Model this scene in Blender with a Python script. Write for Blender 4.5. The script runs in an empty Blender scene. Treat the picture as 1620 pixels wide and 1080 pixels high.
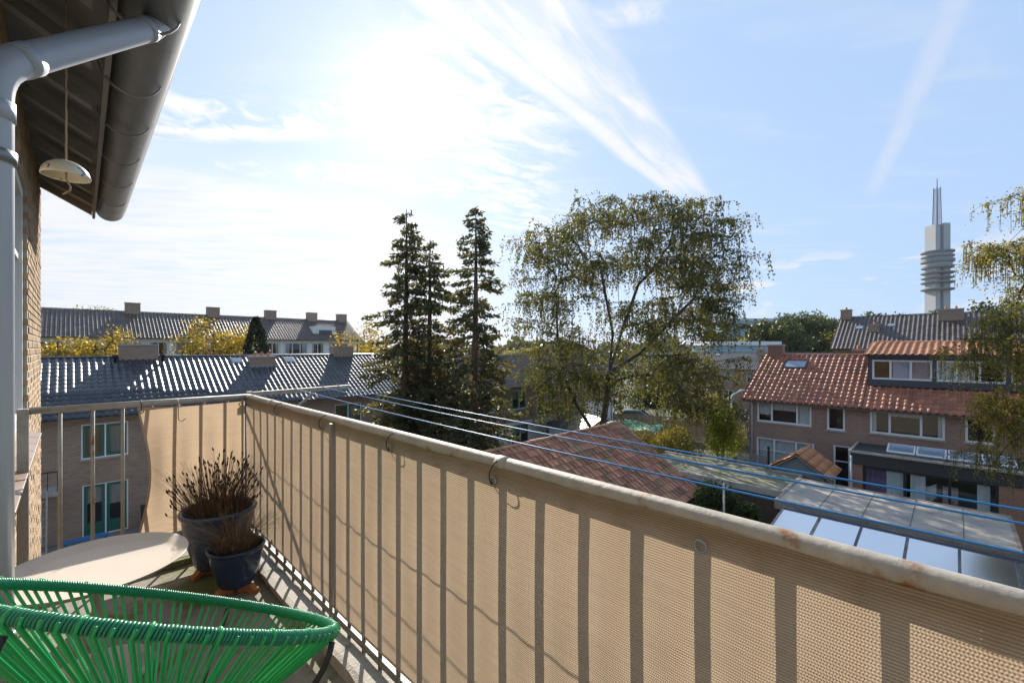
import bpy, math, random
import numpy as np
from mathutils import Vector, Matrix
random.seed(7); rng = np.random.default_rng(7)
R = math.radians
S = bpy.context.scene
COL = S.collection
EYE = 7.75                      # eye height above the gardens
FLOOR = EYE - 1.444             # balcony floor
RAIL = EYE - 0.342              # top of handrail

# ------------------------------------------------------------------ camera
cam_d = bpy.data.cameras.new('camera'); cam = bpy.data.objects.new('camera', cam_d); COL.objects.link(cam)
cam.location = (0, 0, EYE); cam.rotation_euler = (R(90), 0, R(-45))
cam_d.sensor_width = 36; cam_d.lens = 36 * 700 / 1620; cam_d.shift_y = 10 / 1620
cam_d.clip_start = .05; cam_d.clip_end = 6000
S.camera = cam
# ------------------------------------------------------------------ sky, sun, exposure
SUN = Vector((.525, .889, .571)).normalized()
SKY_STRENGTH = .05
EXPOSURE = .97
w = bpy.data.worlds.new('World'); S.world = w; w.use_nodes = True
nt = w.node_tree; nt.nodes.clear()
class X:                         # tiny expression builder for shader maths
    def __init__(s, k): s.k = k
    def op(s, o, *a, clamp=False):
        n = X.t.nodes.new('ShaderNodeMath'); n.operation = o; n.use_clamp = clamp
        for i, v in enumerate((s,) + a):
            v = v.k if isinstance(v, X) else v
            if isinstance(v, (int, float)): n.inputs[i].default_value = v
            else: X.t.links.new(v, n.inputs[i])
        return X(n.outputs[0])
    def __add__(s, o): return s.op('ADD', o)
    def __radd__(s, o): return s.op('ADD', o)
    def __sub__(s, o): return s.op('SUBTRACT', o)
    def __rsub__(s, o): return X(o).op('SUBTRACT', s)
    def __mul__(s, o): return s.op('MULTIPLY', o)
    def __rmul__(s, o): return s.op('MULTIPLY', o)
    def __truediv__(s, o): return s.op('DIVIDE', o)
    def step(s, a, b):
        n = X.t.nodes.new('ShaderNodeMapRange'); n.interpolation_type = 'SMOOTHSTEP'
        X.t.links.new(s.k, n.inputs[0]); n.inputs[1].default_value = a; n.inputs[2].default_value = b
        return X(n.outputs[0])
    def mx(s, o): return s.op('MAXIMUM', o)
    def mn(s, o): return s.op('MINIMUM', o)
    def ab(s): return s.op('ABSOLUTE')
def comb(x, y, z):
    n = X.t.nodes.new('ShaderNodeCombineXYZ')
    for i, v in enumerate((x, y, z)):
        v = v.k if isinstance(v, X) else v
        if isinstance(v, (int, float)): n.inputs[i].default_value = v
        else: X.t.links.new(v, n.inputs[i])
    return n.outputs[0]
def noise(vec, scale, detail=4, rough=.55, dist=0, out=0):
    n = X.t.nodes.new('ShaderNodeTexNoise'); n.inputs['Scale'].default_value = scale
    n.inputs['Detail'].default_value = detail; n.inputs['Roughness'].default_value = rough; n.inputs['Distortion'].default_value = dist
    if vec is not None: X.t.links.new(vec, n.inputs['Vector'])
    return X(n.outputs[out])
def sep(sock):
    n = X.t.nodes.new('ShaderNodeSeparateXYZ'); X.t.links.new(sock, n.inputs[0]); return [X(o) for o in n.outputs]
X.t = nt
tc = nt.nodes.new('ShaderNodeTexCoord'); dirv = tc.outputs['Generated']
dx, dy, dz = sep(dirv)
zz = dz.mx(.03)
px, py = dx / zz, dy / zz                                   # position on the cloud layer
wob = noise(comb(px, py, 0), 1.3, 2) - .5
fine = noise(comb(px * 1.0, py * 1.0, 3.1), 5.0, 3, .62, .6)
def streak(ang, sx, sy, seed, detail=3):
    c, s_ = math.cos(ang), math.sin(ang)
    return noise(comb((px * c + py * s_) * sx, (py * c - px * s_) * sy, seed), 1.0, detail, .6, .4)
def band(x0, y0, x1, y1, half, soft, wobble):               # straight cloud street between two points of the layer
    L = math.hypot(x1 - x0, y1 - y0); ux, uy = (x1 - x0) / L, (y1 - y0) / L
    t = (px - x0) * ux + (py - y0) * uy
    d = ((py - y0) * ux - (px - x0) * uy + wob * wobble).ab()
    m = 1 - d.step(half * (1 - soft), half * (1 + soft))
    return m * t.step(-.25 * L * .3, .1 * L) * (1 - t.step(L * .9, L * 1.15))
veil = (py + wob * .9).step(2.3, 3.5) * (1 - ((px + wob * .8) / py.mx(.05)).step(.62, 1.15))
vs_ = streak(-.75, 1.1, 3.4, 2.0)
veil = veil * (.45 + .55 * vs_.step(.3, .62))
b1 = band(-.1, 2.85, 1.5, 1.2, .16, .6, .5) * fine.step(.36, .62)
b2 = band(.45, 2.95, 2.2, 1.9, .13, .7, .4) * fine.step(.36, .66)
b3 = band(.75, 1.0, 3.2, 2.9, .26, .7, .8) * streak(-.2, 4, 9, 7.0).step(.38, .66)
c1 = band(.55, 1.04, 2.75, 1.265, .045, .7, .05) * (.5 + .5 * fine)
fan = ((py - (.978 + .106 * px)) * -1.0).step(-.02, .06) * (py - (.56 + .19 * px)).step(-.04, .05) * px.step(.3, .8) * (1 - px.step(2.4, 3.6))
fan = fan * (.25 + .6 * streak(.12, 2.0, 11, 11.0).step(.32, .7))
c2 = band(.94, 1.04, 1.3, .48, .05, .8, .15) * fine.step(.3, .65) * .7
c3 = band(1.6, -.05, 3.6, .36, .036, .8, .05) * (.14 + .26 * fine)
puff = noise(comb(dx * 5, dy * 5, dz * 16), 1.7, 3, .55).step(.55, .66) * dz.step(.045, .09) * (1 - dz.step(.13, .2)) * (dx - dy).step(.3, .6)
thin = vs_.step(.5, .8) * .22
cloud = (veil * .85).mx(b1 * .95).mx(b2 * .75).mx(b3 * .75).mx(c1 * 1.0).mx(fan).mx(c2).mx(c3).mx(puff * .7).mx(thin).op('MINIMUM', 1.0)
cloud = cloud * dz.step(-.01, .05)
sky = nt.nodes.new('ShaderNodeTexSky'); sky.sky_type = 'NISHITA'; sky.sun_disc = False
sky.sun_elevation = math.asin(SUN.z); sky.sun_rotation = math.atan2(SUN.x, SUN.y)
sky.altitude = 0; sky.air_density = 1.0; sky.dust_density = .7; sky.ozone_density = 1.6
# ice cloud scatters sunlight mostly forward: brightest round the sun
dotn = nt.nodes.new('ShaderNodeVectorMath'); dotn.operation = 'DOT_PRODUCT'
nrm = nt.nodes.new('ShaderNodeVectorMath'); nrm.operation = 'NORMALIZE'; nt.links.new(dirv, nrm.inputs[0])
nt.links.new(nrm.outputs[0], dotn.inputs[0]); dotn.inputs[1].default_value = SUN
ang = X(dotn.outputs['Value']).mn(1.0).op('ARCCOSINE')
fwd = (ang * -4.2).op('EXPONENT')
veilglow = (ang * -12.0).op('EXPONENT')
cb = 9.3 + fwd * 4.5
ccol = nt.nodes.new('ShaderNodeCombineColor')
nt.links.new((cb * 1.0).k, ccol.inputs[0]); nt.links.new((cb * .985).k, ccol.inputs[1]); nt.links.new((cb * .97).k, ccol.inputs[2])
mix = nt.nodes.new('ShaderNodeMix'); mix.data_type = 'RGBA'
amt = (cloud + veilglow * .8).op('MINIMUM', 1.0)
milk = nt.nodes.new('ShaderNodeMix'); milk.data_type = 'RGBA'   # high milky cirrostratus over the whole sky
milk.inputs[0].default_value = .75; nt.links.new(sky.outputs[0], milk.inputs[6]); milk.inputs[7].default_value = (5.5, 7.7, 11.4, 1)
nt.links.new(amt.k, mix.inputs[0]); nt.links.new(milk.outputs[2], mix.inputs[6]); nt.links.new(ccol.outputs[0], mix.inputs[7])
bg = nt.nodes.new('ShaderNodeBackground'); bg.inputs[1].default_value = SKY_STRENGTH
nt.links.new(mix.outputs[2], bg.inputs[0])
w.cycles.sampling_method = 'MANUAL'; w.cycles.sample_map_resolution = 512
wo = nt.nodes.new('ShaderNodeOutputWorld'); nt.links.new(bg.outputs[0], wo.inputs[0])
sl = bpy.data.lights.new('sun', 'SUN'); sl.energy = 4.6; sl.angle = R(.5); sl.color = (1, .93, .82)
so = bpy.data.objects.new('sun', sl); COL.objects.link(so); so.rotation_euler = (-SUN).to_track_quat('-Z', 'Y').to_euler()
so.location = (20, 34, 30)
S.view_settings.view_transform = 'Standard'; S.view_settings.look = 'None'
S.view_settings.gamma = 1; S.view_settings.exposure = EXPOSURE; S.view_settings.use_curve_mapping = False
S.render.engine = 'CYCLES'; S.cycles.max_bounces = 6; S.cycles.diffuse_bounces = 3; S.cycles.glossy_bounces = 3; S.cycles.transparent_max_bounces = 10

# ------------------------------------------------------------------ helpers: objects
def _finish(me, mat, smooth):
    if mat: me.materials.append(mat)
    if smooth: me.polygons.foreach_set('use_smooth', [True] * len(me.polygons))
    me.update()
def thing(name, label, cat, loc=(0, 0, 0), group=None):
    o = bpy.data.objects.new(name, None); COL.objects.link(o); o.location = loc; o.empty_display_size = .1
    o['label'] = label; o['category'] = cat
    if group: o['group'] = group
    return o
def link(o, parent):
    COL.objects.link(o)
    if parent is not None:
        o.parent = parent
        if parent.parent is None: o.matrix_parent_inverse = Matrix.Translation(-Vector(parent.location))
def top(o, label, cat, group=None):
    """a thing that is a single mesh: put its origin at its base"""
    me = o.data; n = len(me.vertices); c = np.empty(n * 3, np.float32); me.vertices.foreach_get('co', c); c = c.reshape(-1, 3)
    b = np.array([c[:, 0].mean(), c[:, 1].mean(), c[:, 2].min()], np.float32)
    me.vertices.foreach_set('co', (c - b).ravel()); me.update(); o.location = b.tolist()
    o['label'] = label; o['category'] = cat
    if group: o['group'] = group
    return o
def struct(o, kind='structure'): o['kind'] = kind; return o
class MB:
    def __init__(s): s.v = []; s.f = []
    def add(s, vs, fs):
        k = len(s.v); s.v += [tuple(p) for p in vs]; s.f += [tuple(i + k for i in f) for f in fs]; return s
    def hexa(s, p):              # 8 corners: bottom ring, top ring
        return s.add(p, [(0, 3, 2, 1), (4, 5, 6, 7), (0, 1, 5, 4), (1, 2, 6, 5), (2, 3, 7, 6), (3, 0, 4, 7)])
    def box(s, x0, x1, y0, y1, z0, z1):
        return s.hexa([(x0, y0, z0), (x1, y0, z0), (x1, y1, z0), (x0, y1, z0), (x0, y0, z1), (x1, y0, z1), (x1, y1, z1), (x0, y1, z1)])
    def bar(s, a, b, wd, ht, up=(0, 0, 1)):
        a, b = Vector(a), Vector(b); d = (b - a).normalized(); u = Vector(up); sd = d.cross(u)
        if sd.length < 1e-4: sd = d.cross(Vector((1, 0, 0)))
        sd.normalize(); u = sd.cross(d); sd *= wd / 2; u *= ht / 2
        return s.hexa([a - sd - u, a + sd - u, b + sd - u, b - sd - u, a - sd + u, a + sd + u, b + sd + u, b - sd + u])
    def tube(s, pts, rad, n=8, caps=True):
        pts = [Vector(p) for p in pts]; m = len(pts)
        rad = rad if isinstance(rad, (list, tuple)) else [rad] * m
        ref = None; rings = []
        for i, p in enumerate(pts):
            d = (pts[min(i + 1, m - 1)] - pts[max(i - 1, 0)])
            if d.length < 1e-9: d = Vector((0, 0, 1))
            d.normalize()
            if ref is None: ref = d.orthogonal()
            ref = (ref - d * ref.dot(d))
            if ref.length < 1e-6: ref = d.orthogonal()
            ref.normalize(); q = d.cross(ref)
            rings.append([p + (ref * math.cos(2 * math.pi * j / n) + q * math.sin(2 * math.pi * j / n)) * rad[i] for j in range(n)])
        vs = [v for r in rings for v in r]; fs = []
        for i in range(m - 1):
            for j in range(n):
                a = i * n + j; b = i * n + (j + 1) % n
                fs.append((a, b, b + n, a + n))
        if caps: fs += [tuple(range(n))[::-1], tuple(range((m - 1) * n, m * n))]
        return s.add(vs, fs)
    def lathe(s, prof, c, n=32, close=False):
        vs = []; fs = []; m = len(prof)
        for r, z in prof:
            for j in range(n):
                a = 2 * math.pi * j / n; vs.append((c[0] + r * math.cos(a), c[1] + r * math.sin(a), c[2] + z))
        for i in range(m - 1):
            for j in range(n):
                a = i * n + j; b = i * n + (j + 1) % n; fs.append((a, b, b + n, a + n))
        return s.add(vs, fs)
    def torus(s, c, axis, R_, r, n=16, m=6):
        ax = Vector(axis).normalized(); u = ax.orthogonal().normalized(); v = ax.cross(u); c = Vector(c); vs = []; fs = []
        for i in range(n):
            d = u * math.cos(2 * math.pi * i / n) + v * math.sin(2 * math.pi * i / n)
            for j in range(m):
                a = 2 * math.pi * j / m; vs.append(c + d * (R_ + r * math.cos(a)) + ax * (r * math.sin(a)))
        for i in range(n):
            for j in range(m):
                fs.append((i * m + j, ((i + 1) % n) * m + j, ((i + 1) % n) * m + (j + 1) % m, i * m + (j + 1) % m))
        return s.add(vs, fs)
    def mesh(s, name, mat, smooth=False):
        me = bpy.data.meshes.new(name); me.from_pydata(s.v, [], s.f); _finish(me, mat, smooth); return me
    def build(s, name, mat, parent=None, smooth=False, bevel=0):
        o = bpy.data.objects.new(name, s.mesh(name, mat, smooth)); link(o, parent)
        if bevel:
            b = o.modifiers.new('bevel', 'BEVEL'); b.width = bevel; b.segments = 2; b.limit_method = 'ANGLE'
        return o
def quads_mesh(name, V, mat, smooth=False):                 # V: (N,4,3) array of quads
    n = len(V); me = bpy.data.meshes.new(name)
    me.vertices.add(4 * n); me.vertices.foreach_set('co', V.astype(np.float32).ravel())
    me.loops.add(4 * n); me.loops.foreach_set('vertex_index', np.arange(4 * n, dtype=np.int32))
    me.polygons.add(n); me.polygons.foreach_set('loop_start', np.arange(0, 4 * n, 4, dtype=np.int32))
    me.update(calc_edges=True); _finish(me, mat, smooth); return me
def quads_obj(name, V, mat, parent=None, smooth=False):
    o = bpy.data.objects.new(name, quads_mesh(name, V, mat, smooth)); link(o, parent); return o

# ------------------------------------------------------------------ helpers: materials
MATS = {}
def mat(name, col, rough=.7, metal=0, var=.15, scale=6, col2=None, c2lo=.5, c2hi=.7, c2scale=2, bump=0, bscale=40, rand=0, spec=.5, coords='Object'):
    """principled paint/stone/wood with colour variation, an optional second colour in patches, fine relief"""
    if name in MATS: return MATS[name]
    m = bpy.data.materials.new(name); m.use_nodes = True; t = m.node_tree; X.t = t
    b = t.nodes['Principled BSDF']; b.inputs['Roughness'].default_value = rough; b.inputs['Metallic'].default_value = metal
    b.inputs['Specular IOR Level'].default_value = spec
    tcn = t.nodes.new('ShaderNodeTexCoord'); vec = tcn.outputs[coords]
    f = noise(vec, scale, 5, .6)
    val = 1 + (f - .5) * (2 * var)
    if rand:
        oi = t.nodes.new('ShaderNodeObjectInfo'); gi = t.nodes.new('ShaderNodeNewGeometry')
        rr = (X(oi.outputs['Random']) + X(gi.outputs['Random Per Island'])).op('FRACT')
        val = val * (1 + (rr - .5) * (2 * rand))
    base = t.nodes.new('ShaderNodeMix'); base.data_type = 'RGBA'
    base.inputs[6].default_value = (*col, 1); base.inputs[7].default_value = (*(col2 or col), 1)
    if col2: t.links.new(noise(vec, c2scale, 6, .62).step(c2lo, c2hi).k, base.inputs[0])
    else: base.inputs[0].default_value = 0
    vm = t.nodes.new('ShaderNodeVectorMath'); vm.operation = 'SCALE'
    t.links.new(base.outputs[2], vm.inputs[0]); t.links.new(val.k, vm.inputs['Scale']); t.links.new(vm.outputs[0], b.inputs['Base Color'])
    t.links.new((rough + (f - .5) * .25).op('MINIMUM', 1.0).k, b.inputs['Roughness'])
    if bump:
        bn = t.nodes.new('ShaderNodeBump'); bn.inputs['Strength'].default_value = bump; bn.inputs['Distance'].default_value = .01
        t.links.new(noise(vec, bscale, 4, .6).k, bn.inputs['Height']); t.links.new(bn.outputs[0], b.inputs['Normal'])
    MATS[name] = m; return m
def brick_mat(name, c1, c2, mortar, var=.5):
    m = bpy.data.materials.new(name); m.use_nodes = True; t = m.node_tree; X.t = t
    b = t.nodes['Principled BSDF']; b.inputs['Roughness'].default_value = .85
    tcn = t.nodes.new('ShaderNodeTexCoord'); x, y, z = sep(tcn.outputs['Object'])
    br = t.nodes.new('ShaderNodeTexBrick'); t.links.new(comb(x + y, z, 0), br.inputs['Vector'])
    br.inputs['Color1'].default_value = (*c1, 1); br.inputs['Color2'].default_value = (*c2, 1); br.inputs['Mortar'].default_value = (*mortar, 1)
    br.inputs['Scale'].default_value = 1; br.inputs['Brick Width'].default_value = .22; br.inputs['Row Height'].default_value = .0625
    br.inputs['Mortar Size'].default_value = .008; br.inputs['Bias'].default_value = -.1
    n = noise(tcn.outputs['Object'], .8, 6, .65)
    vm = t.nodes.new('ShaderNodeVectorMath'); vm.operation = 'SCALE'
    t.links.new(br.outputs['Color'], vm.inputs[0]); t.links.new((1 + (n - .5) * var).k, vm.inputs['Scale']); t.links.new(vm.outputs[0], b.inputs['Base Color'])
    bn = t.nodes.new('ShaderNodeBump'); bn.inputs['Strength'].default_value = .6; bn.inputs['Distance'].default_value = .008; bn.invert = True
    t.links.new(br.outputs['Fac'], bn.inputs['Height']); t.links.new(bn.outputs[0], b.inputs['Normal'])
    return m
def leaf_mat(name, cols, trans=.45, rough=.5):
    m = bpy.data.materials.new(name); m.use_nodes = True; t = m.node_tree; X.t = t
    out = t.nodes['Material Output']; b = t.nodes['Principled BSDF']; b.inputs['Roughness'].default_value = rough
    b.inputs['Specular IOR Level'].default_value = .35
    gi = t.nodes.new('ShaderNodeNewGeometry'); r = t.nodes.new('ShaderNodeValToRGB')
    e = r.color_ramp.elements
    while len(e) < len(cols): e.new(.5)
    for i, c in enumerate(cols): e[i].position = i / (len(cols) - 1); e[i].color = (*c, 1)
    tcn = t.nodes.new('ShaderNodeTexCoord')
    big = noise(tcn.outputs['Object'], .55, 3, .5)
    t.links.new((X(gi.outputs['Random Per Island']) * .65 + (big - .5) * 1.3 + .18).k, r.inputs[0])
    t.links.new(r.outputs[0], b.inputs['Base Color'])
    tr = t.nodes.new('ShaderNodeBsdfTranslucent'); vm = t.nodes.new('ShaderNodeVectorMath'); vm.operation = 'MULTIPLY'
    t.links.new(r.outputs[0], vm.inputs[0]); vm.inputs[1].default_value = (1.5, 1.4, .8); t.links.new(vm.outputs[0], tr.inputs[0])
    ms = t.nodes.new('ShaderNodeMixShader'); ms.inputs[0].default_value = trans
    t.links.new(b.outputs[0], ms.inputs[1]); t.links.new(tr.outputs[0], ms.inputs[2]); t.links.new(ms.outputs[0], out.inputs[0])
    return m
def glass_mat(name, tint=(.9, .95, .95), refl=1.0, rough=.02):
    m = bpy.data.materials.new(name); m.use_nodes = True; t = m.node_tree; out = t.nodes['Material Output']
    t.nodes.remove(t.nodes['Principled BSDF'])
    a = t.nodes.new('ShaderNodeBsdfTransparent'); a.inputs[0].default_value = (*tint, 1)
    g = t.nodes.new('ShaderNodeBsdfGlossy'); g.inputs['Roughness'].default_value = rough
    fr = t.nodes.new('ShaderNodeFresnel'); fr.inputs[0].default_value = 1.55
    X.t = t; k = (X(fr.outputs[0]) * (1.7 * refl)).op('MINIMUM', 1.0)
    ms = t.nodes.new('ShaderNodeMixShader'); t.links.new(k.k, ms.inputs[0]); t.links.new(a.outputs[0], ms.inputs[1]); t.links.new(g.outputs[0], ms.inputs[2])
    t.links.new(ms.outputs[0], out.inputs[0]); return m
galv = mat('galvanised_steel', (.37, .34, .295), .66, .3, .45, 16, (.27, .14, .06), .62, .69, 6, bump=.16, bscale=60)
galv_dull = mat('weathered_steel', (.3, .29, .27), .6, .55, .25, 12, bump=.1)
zinc = mat('zinc', (.3, .3, .3), .48, .65, .2, 5, (.2, .19, .18), .5, .75, 3)
pvc = mat('grey_pipe', (.47, .49, .53), .38, 0, .06, 4, (.3, .3, .3), .66, .8, 7)
soffit_m = mat('painted_soffit', (.17, .15, .13), .7, 0, .25, 9, bump=.2, bscale=25)
board_m = mat('painted_board', (.24, .22, .2), .65, 0, .2, 8, bump=.15)
white = mat('white_paint', (.76, .76, .74), .45, 0, .06, 5, (.6, .59, .55), .62, .8, 4)
whitewall = mat('white_render', (.72, .71, .68), .8, 0, .08, 2, (.5, .49, .45), .58, .8, 1.2, bump=.1)
green_paint = mat('green_paint', (.018, .12, .085), .4, 0, .12, 5)
darkgrey = mat('dark_grey_paint', (.06, .065, .08), .5, 0, .12, 3)
black = mat('black_paint', (.02, .02, .022), .5, 0, .2, 5)
interior = mat('room_interior', (.11, .1, .09), .9, 0, .3, 1.5)
curtain_m = mat('curtain', (.5, .48, .44), .9, 0, .1, 4)
purple = mat('purple_curtain', (.16, .1, .2), .9, 0, .2, 4)
lace = mat('net_curtain', (.66, .67, .66), .9, 0, .06, 3)
cloth_w = mat('white_cloth', (.75, .73, .7), .9, 0, .08, 3)
cloth_p = mat('pink_cloth', (.6, .42, .42), .9, 0, .08, 3)
tile_dark = mat('dark_roof_tile', (.045, .048, .056), .38, 0, .25, 5, (.09, .095, .085), .55, .75, 1.1, rand=.3)
tile_brown = mat('brown_roof_tile', (.085, .062, .052), .45, 0, .25, 5, (.12, .1, .085), .55, .75, 1.1, rand=.3)
tile_red = mat('red_roof_tile', (.36, .13, .07), .5, 0, .25, 5, (.22, .085, .055), .5, .72, 2, rand=.28)
tile_orange = mat('orange_roof_tile', (.48, .2, .09), .55, 0, .2, 6, (.32, .14, .08), .55, .75, 4, rand=.22)
tile_old = mat('mossy_red_tile', (.4, .17, .095), .7, 0, .3, 6, (.25, .155, .085), .46, .66, 1.4, rand=.38)
brick_own = mat('yellow_brick', (.4, .27, .155), .85, 0, .28, 30, (.27, .17, .1), .5, .7, 14, bump=.5, bscale=110, rand=.22)
mortar_m = mat('mortar', (.4, .35, .28), .95, 0, .2, 30, bump=.4, bscale=120)
brick_red = brick_mat('red_brown_brick', (.37, .2, .135), (.27, .155, .11), (.33, .28, .24))
brick_brown = brick_mat('brown_brick', (.36, .235, .155), (.25, .165, .11), (.33, .28, .23))
brick_tan = brick_mat('tan_brick', (.33, .22, .15), (.26, .17, .12), (.3, .27, .23))
brick_orange = brick_mat('orange_brick', (.36, .16, .085), (.28, .12, .07), (.3, .25, .21))
concrete = mat('weathered_concrete', (.4, .37, .32), .9, 0, .3, 22, (.17, .16, .13), .55, .72, 5, bump=.6, bscale=90)
wood = mat('grey_timber', (.27, .21, .16), .8, 0, .25, 9, (.17, .13, .1), .5, .75, 3, bump=.3, bscale=30)
wood_dark = mat('dark_timber', (.12, .08, .055), .8, 0, .3, 8, bump=.3, bscale=30)
fence_m = mat('fence_timber', (.36, .28, .2), .85, 0, .25, 8, bump=.2, rand=.15)
bark = mat('tree_bark', (.075, .06, .048), .9, 0, .35, 6, (.2, .18, .15), .6, .75, 3, bump=.6, bscale=14)
bark_red = mat('conifer_bark', (.12, .07, .048), .9, 0, .3, 6, bump=.5, bscale=14)
felt = mat('roofing_felt', (.36, .32, .27), .85, 0, .15, 7, (.2, .19, .17), .52, .75, 1.6, bump=.25, bscale=60)
felt_dark = mat('black_roofing', (.05, .05, .05), .8, 0, .2, 7, bump=.2)
felt_moss = mat('mossy_felt', (.2, .185, .13), .9, 0, .3, 5, (.12, .13, .05), .45, .65, .9, bump=.5, bscale=25)
asphalt = mat('asphalt', (.06, .06, .06), .9, 0, .2, 4)
paving_m = mat('garden_paving', (.2, .18, .16), .9, 0, .25, 3, (.13, .12, .09), .5, .7, 1)
ground_m = mat('garden_ground', (.05, .065, .022), .95, 0, .5, .9, (.09, .075, .045), .48, .6, .25, bump=.6, bscale=3)
trans_glass = glass_mat('window_glass', (.82, .86, .86), 1.0)
roof_glass = glass_mat('roof_glass', (.5, .6, .66), 1.3, .2)
terracotta = mat('terracotta', (.42, .16, .06), .85, 0, .25, 20, bump=.3, bscale=90)
blueglaze = mat('blue_glaze', (.026, .045, .095), .22, 0, .35, 7, (.07, .1, .15), .52, .75, 3.5, bump=.15, bscale=12)
greyglaze = mat('grey_blue_glaze', (.05, .078, .135), .28, 0, .3, 6, (.12, .13, .15), .5, .72, 3, bump=.15, bscale=12)
soil = mat('potting_soil', (.03, .024, .018), .95, 0, .4, 40, bump=.8, bscale=60)
plastic_beige = mat('beige_powder_coat', (.5, .44, .37), .45, 0, .05, 5, (.42, .37, .31), .62, .8, 5)
cord_green = mat('green_cord', (.01, .34, .09), .35, 0, .12, 8)
wrap_green = mat('dark_green_cord', (.008, .2, .1), .3, 0, .15, 8)
blue_line = mat('blue_line', (.03, .22, .55), .4, 0, .05, 5)
ceramic = mat('painted_ceramic', (.72, .66, .5), .25, 0, .05, 5, (.1, .13, .25), .57, .61, 24)
rope_m = mat('jute_rope', (.4, .3, .2), .9, 0, .2, 60)
sill_tile = mat('brown_sill_tile', (.2, .13, .09), .35, 0, .15, 12)
steel_tower = mat('tower_concrete', (.36, .37, .38), .8, 0, .1, .2)
tower_dark = mat('tower_deck', (.16, .18, .21), .7, 0, .15, .3)

# ------------------------------------------------------------------ ground
struct(MB().add([(-3000, -3000, 0), (3000, -3000, 0), (3000, 3000, 0), (-3000, 3000, 0)], [(0, 1, 2, 3)]).build('ground', ground_m))
struct(MB().box(34.5, 38.5, 22.4, 60, -.1, .012).build('road', asphalt))
struct(MB().box(20.3, 25.9, -6, 7.8, -.1, .02).build('patio', paving_m))
struct(MB().box(-4, 9, 18.5, 24.9, -.1, .02).build('terrace', paving_m))

# ------------------------------------------------------------------ roof tiles
def tile_mesh(name, m, wd=.25, ln=.355, h=.05, lip=.02):
    us = np.linspace(0, 1, 8); prof = [h * (.5 + .5 * math.sin(2 * math.pi * (u + .04))) * (1.0 if u < .54 else .5) for u in us]
    vs = []; fs = []
    for (y, lift) in ((0, lip), (ln, .004)):
        for u, p in zip(us, prof): vs.append(((u - .5) * wd * 1.06, y, p + lift))
    for u, p in zip(us, prof): vs.append(((u - .5) * wd * 1.06, .001, p + lift * 0))
    for i in range(7): fs += [(i, i + 1, i + 9, i + 8), (16 + i, 17 + i, i + 1, i)]
    me = bpy.data.meshes.new(name); me.from_pydata(vs, [], fs); _finish(me, m, False)
    for p in me.polygons: p.use_smooth = (p.index % 2 == 0)
    return me
def lay_tiles(parent, me, O, U, V, width, length, singles=300, skip=None, near=None, row=.31, col=.25, jitter=.004):
    """tiles on a plane from O along U (eave) and V (up the slope); the largest in view are single objects"""
    O, U, V = Vector(O), Vector(U).normalized(), Vector(V).normalized(); Nn = U.cross(V)
    flip = Nn.z < 0
    if flip: Nn = -Nn
    mats = []
    nc = int(width / col); nr = int(length / row)
    for j in range(nr):
        for i in range(nc):
            a, b = (i + .5) * width / nc, j * length / nr
            if skip and skip(a, b): continue
            p = O + U * a + V * b + Nn * (random.uniform(0, jitter))
            M = Matrix(((U.x, V.x, Nn.x, p.x), (U.y, V.y, Nn.y, p.y), (U.z, V.z, Nn.z, p.z), (0, 0, 0, 1)))
            M = M @ Matrix.Rotation(random.uniform(-.012, .012), 4, 'Z') @ Matrix.Rotation(random.uniform(-.012, .012), 4, 'X')
            mats.append(M)
    e = cam.location
    mats.sort(key=lambda M: (M.translation - e).length)
    for M in mats[:singles]:
        o = bpy.data.objects.new('tile', me); COL.objects.link(o); o.parent = parent; o.matrix_basis = M
        if parent.parent is None: o.matrix_parent_inverse = Matrix.Translation(-Vector(parent.location))
    if mats[singles:]:
        src = np.array([tuple(v.co) + (1,) for v in me.vertices]); fc = [tuple(p.vertices) for p in me.polygons]
        vs = []; fs = []
        for M in mats[singles:]:
            k = len(vs); vs += (src @ np.array(M).T)[:, :3].tolist(); fs += [tuple(i + k for i in f) for f in fc]
        m2 = bpy.data.meshes.new('tile_field'); m2.from_pydata(vs, [], fs); _finish(m2, me.materials[0], False)
        o = bpy.data.objects.new('tile_field', m2); link(o, parent); o['kind'] = 'stuff'
T_dark, T_brown, T_red, T_orange, T_old = (tile_mesh('tile', m, h=h, lip=l) for m, h, l in ((tile_dark, .048, .02), (tile_brown, .048, .018), (tile_red, .06, .005), (tile_orange, .056, .012), (tile_old, .05, .03)))

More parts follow.
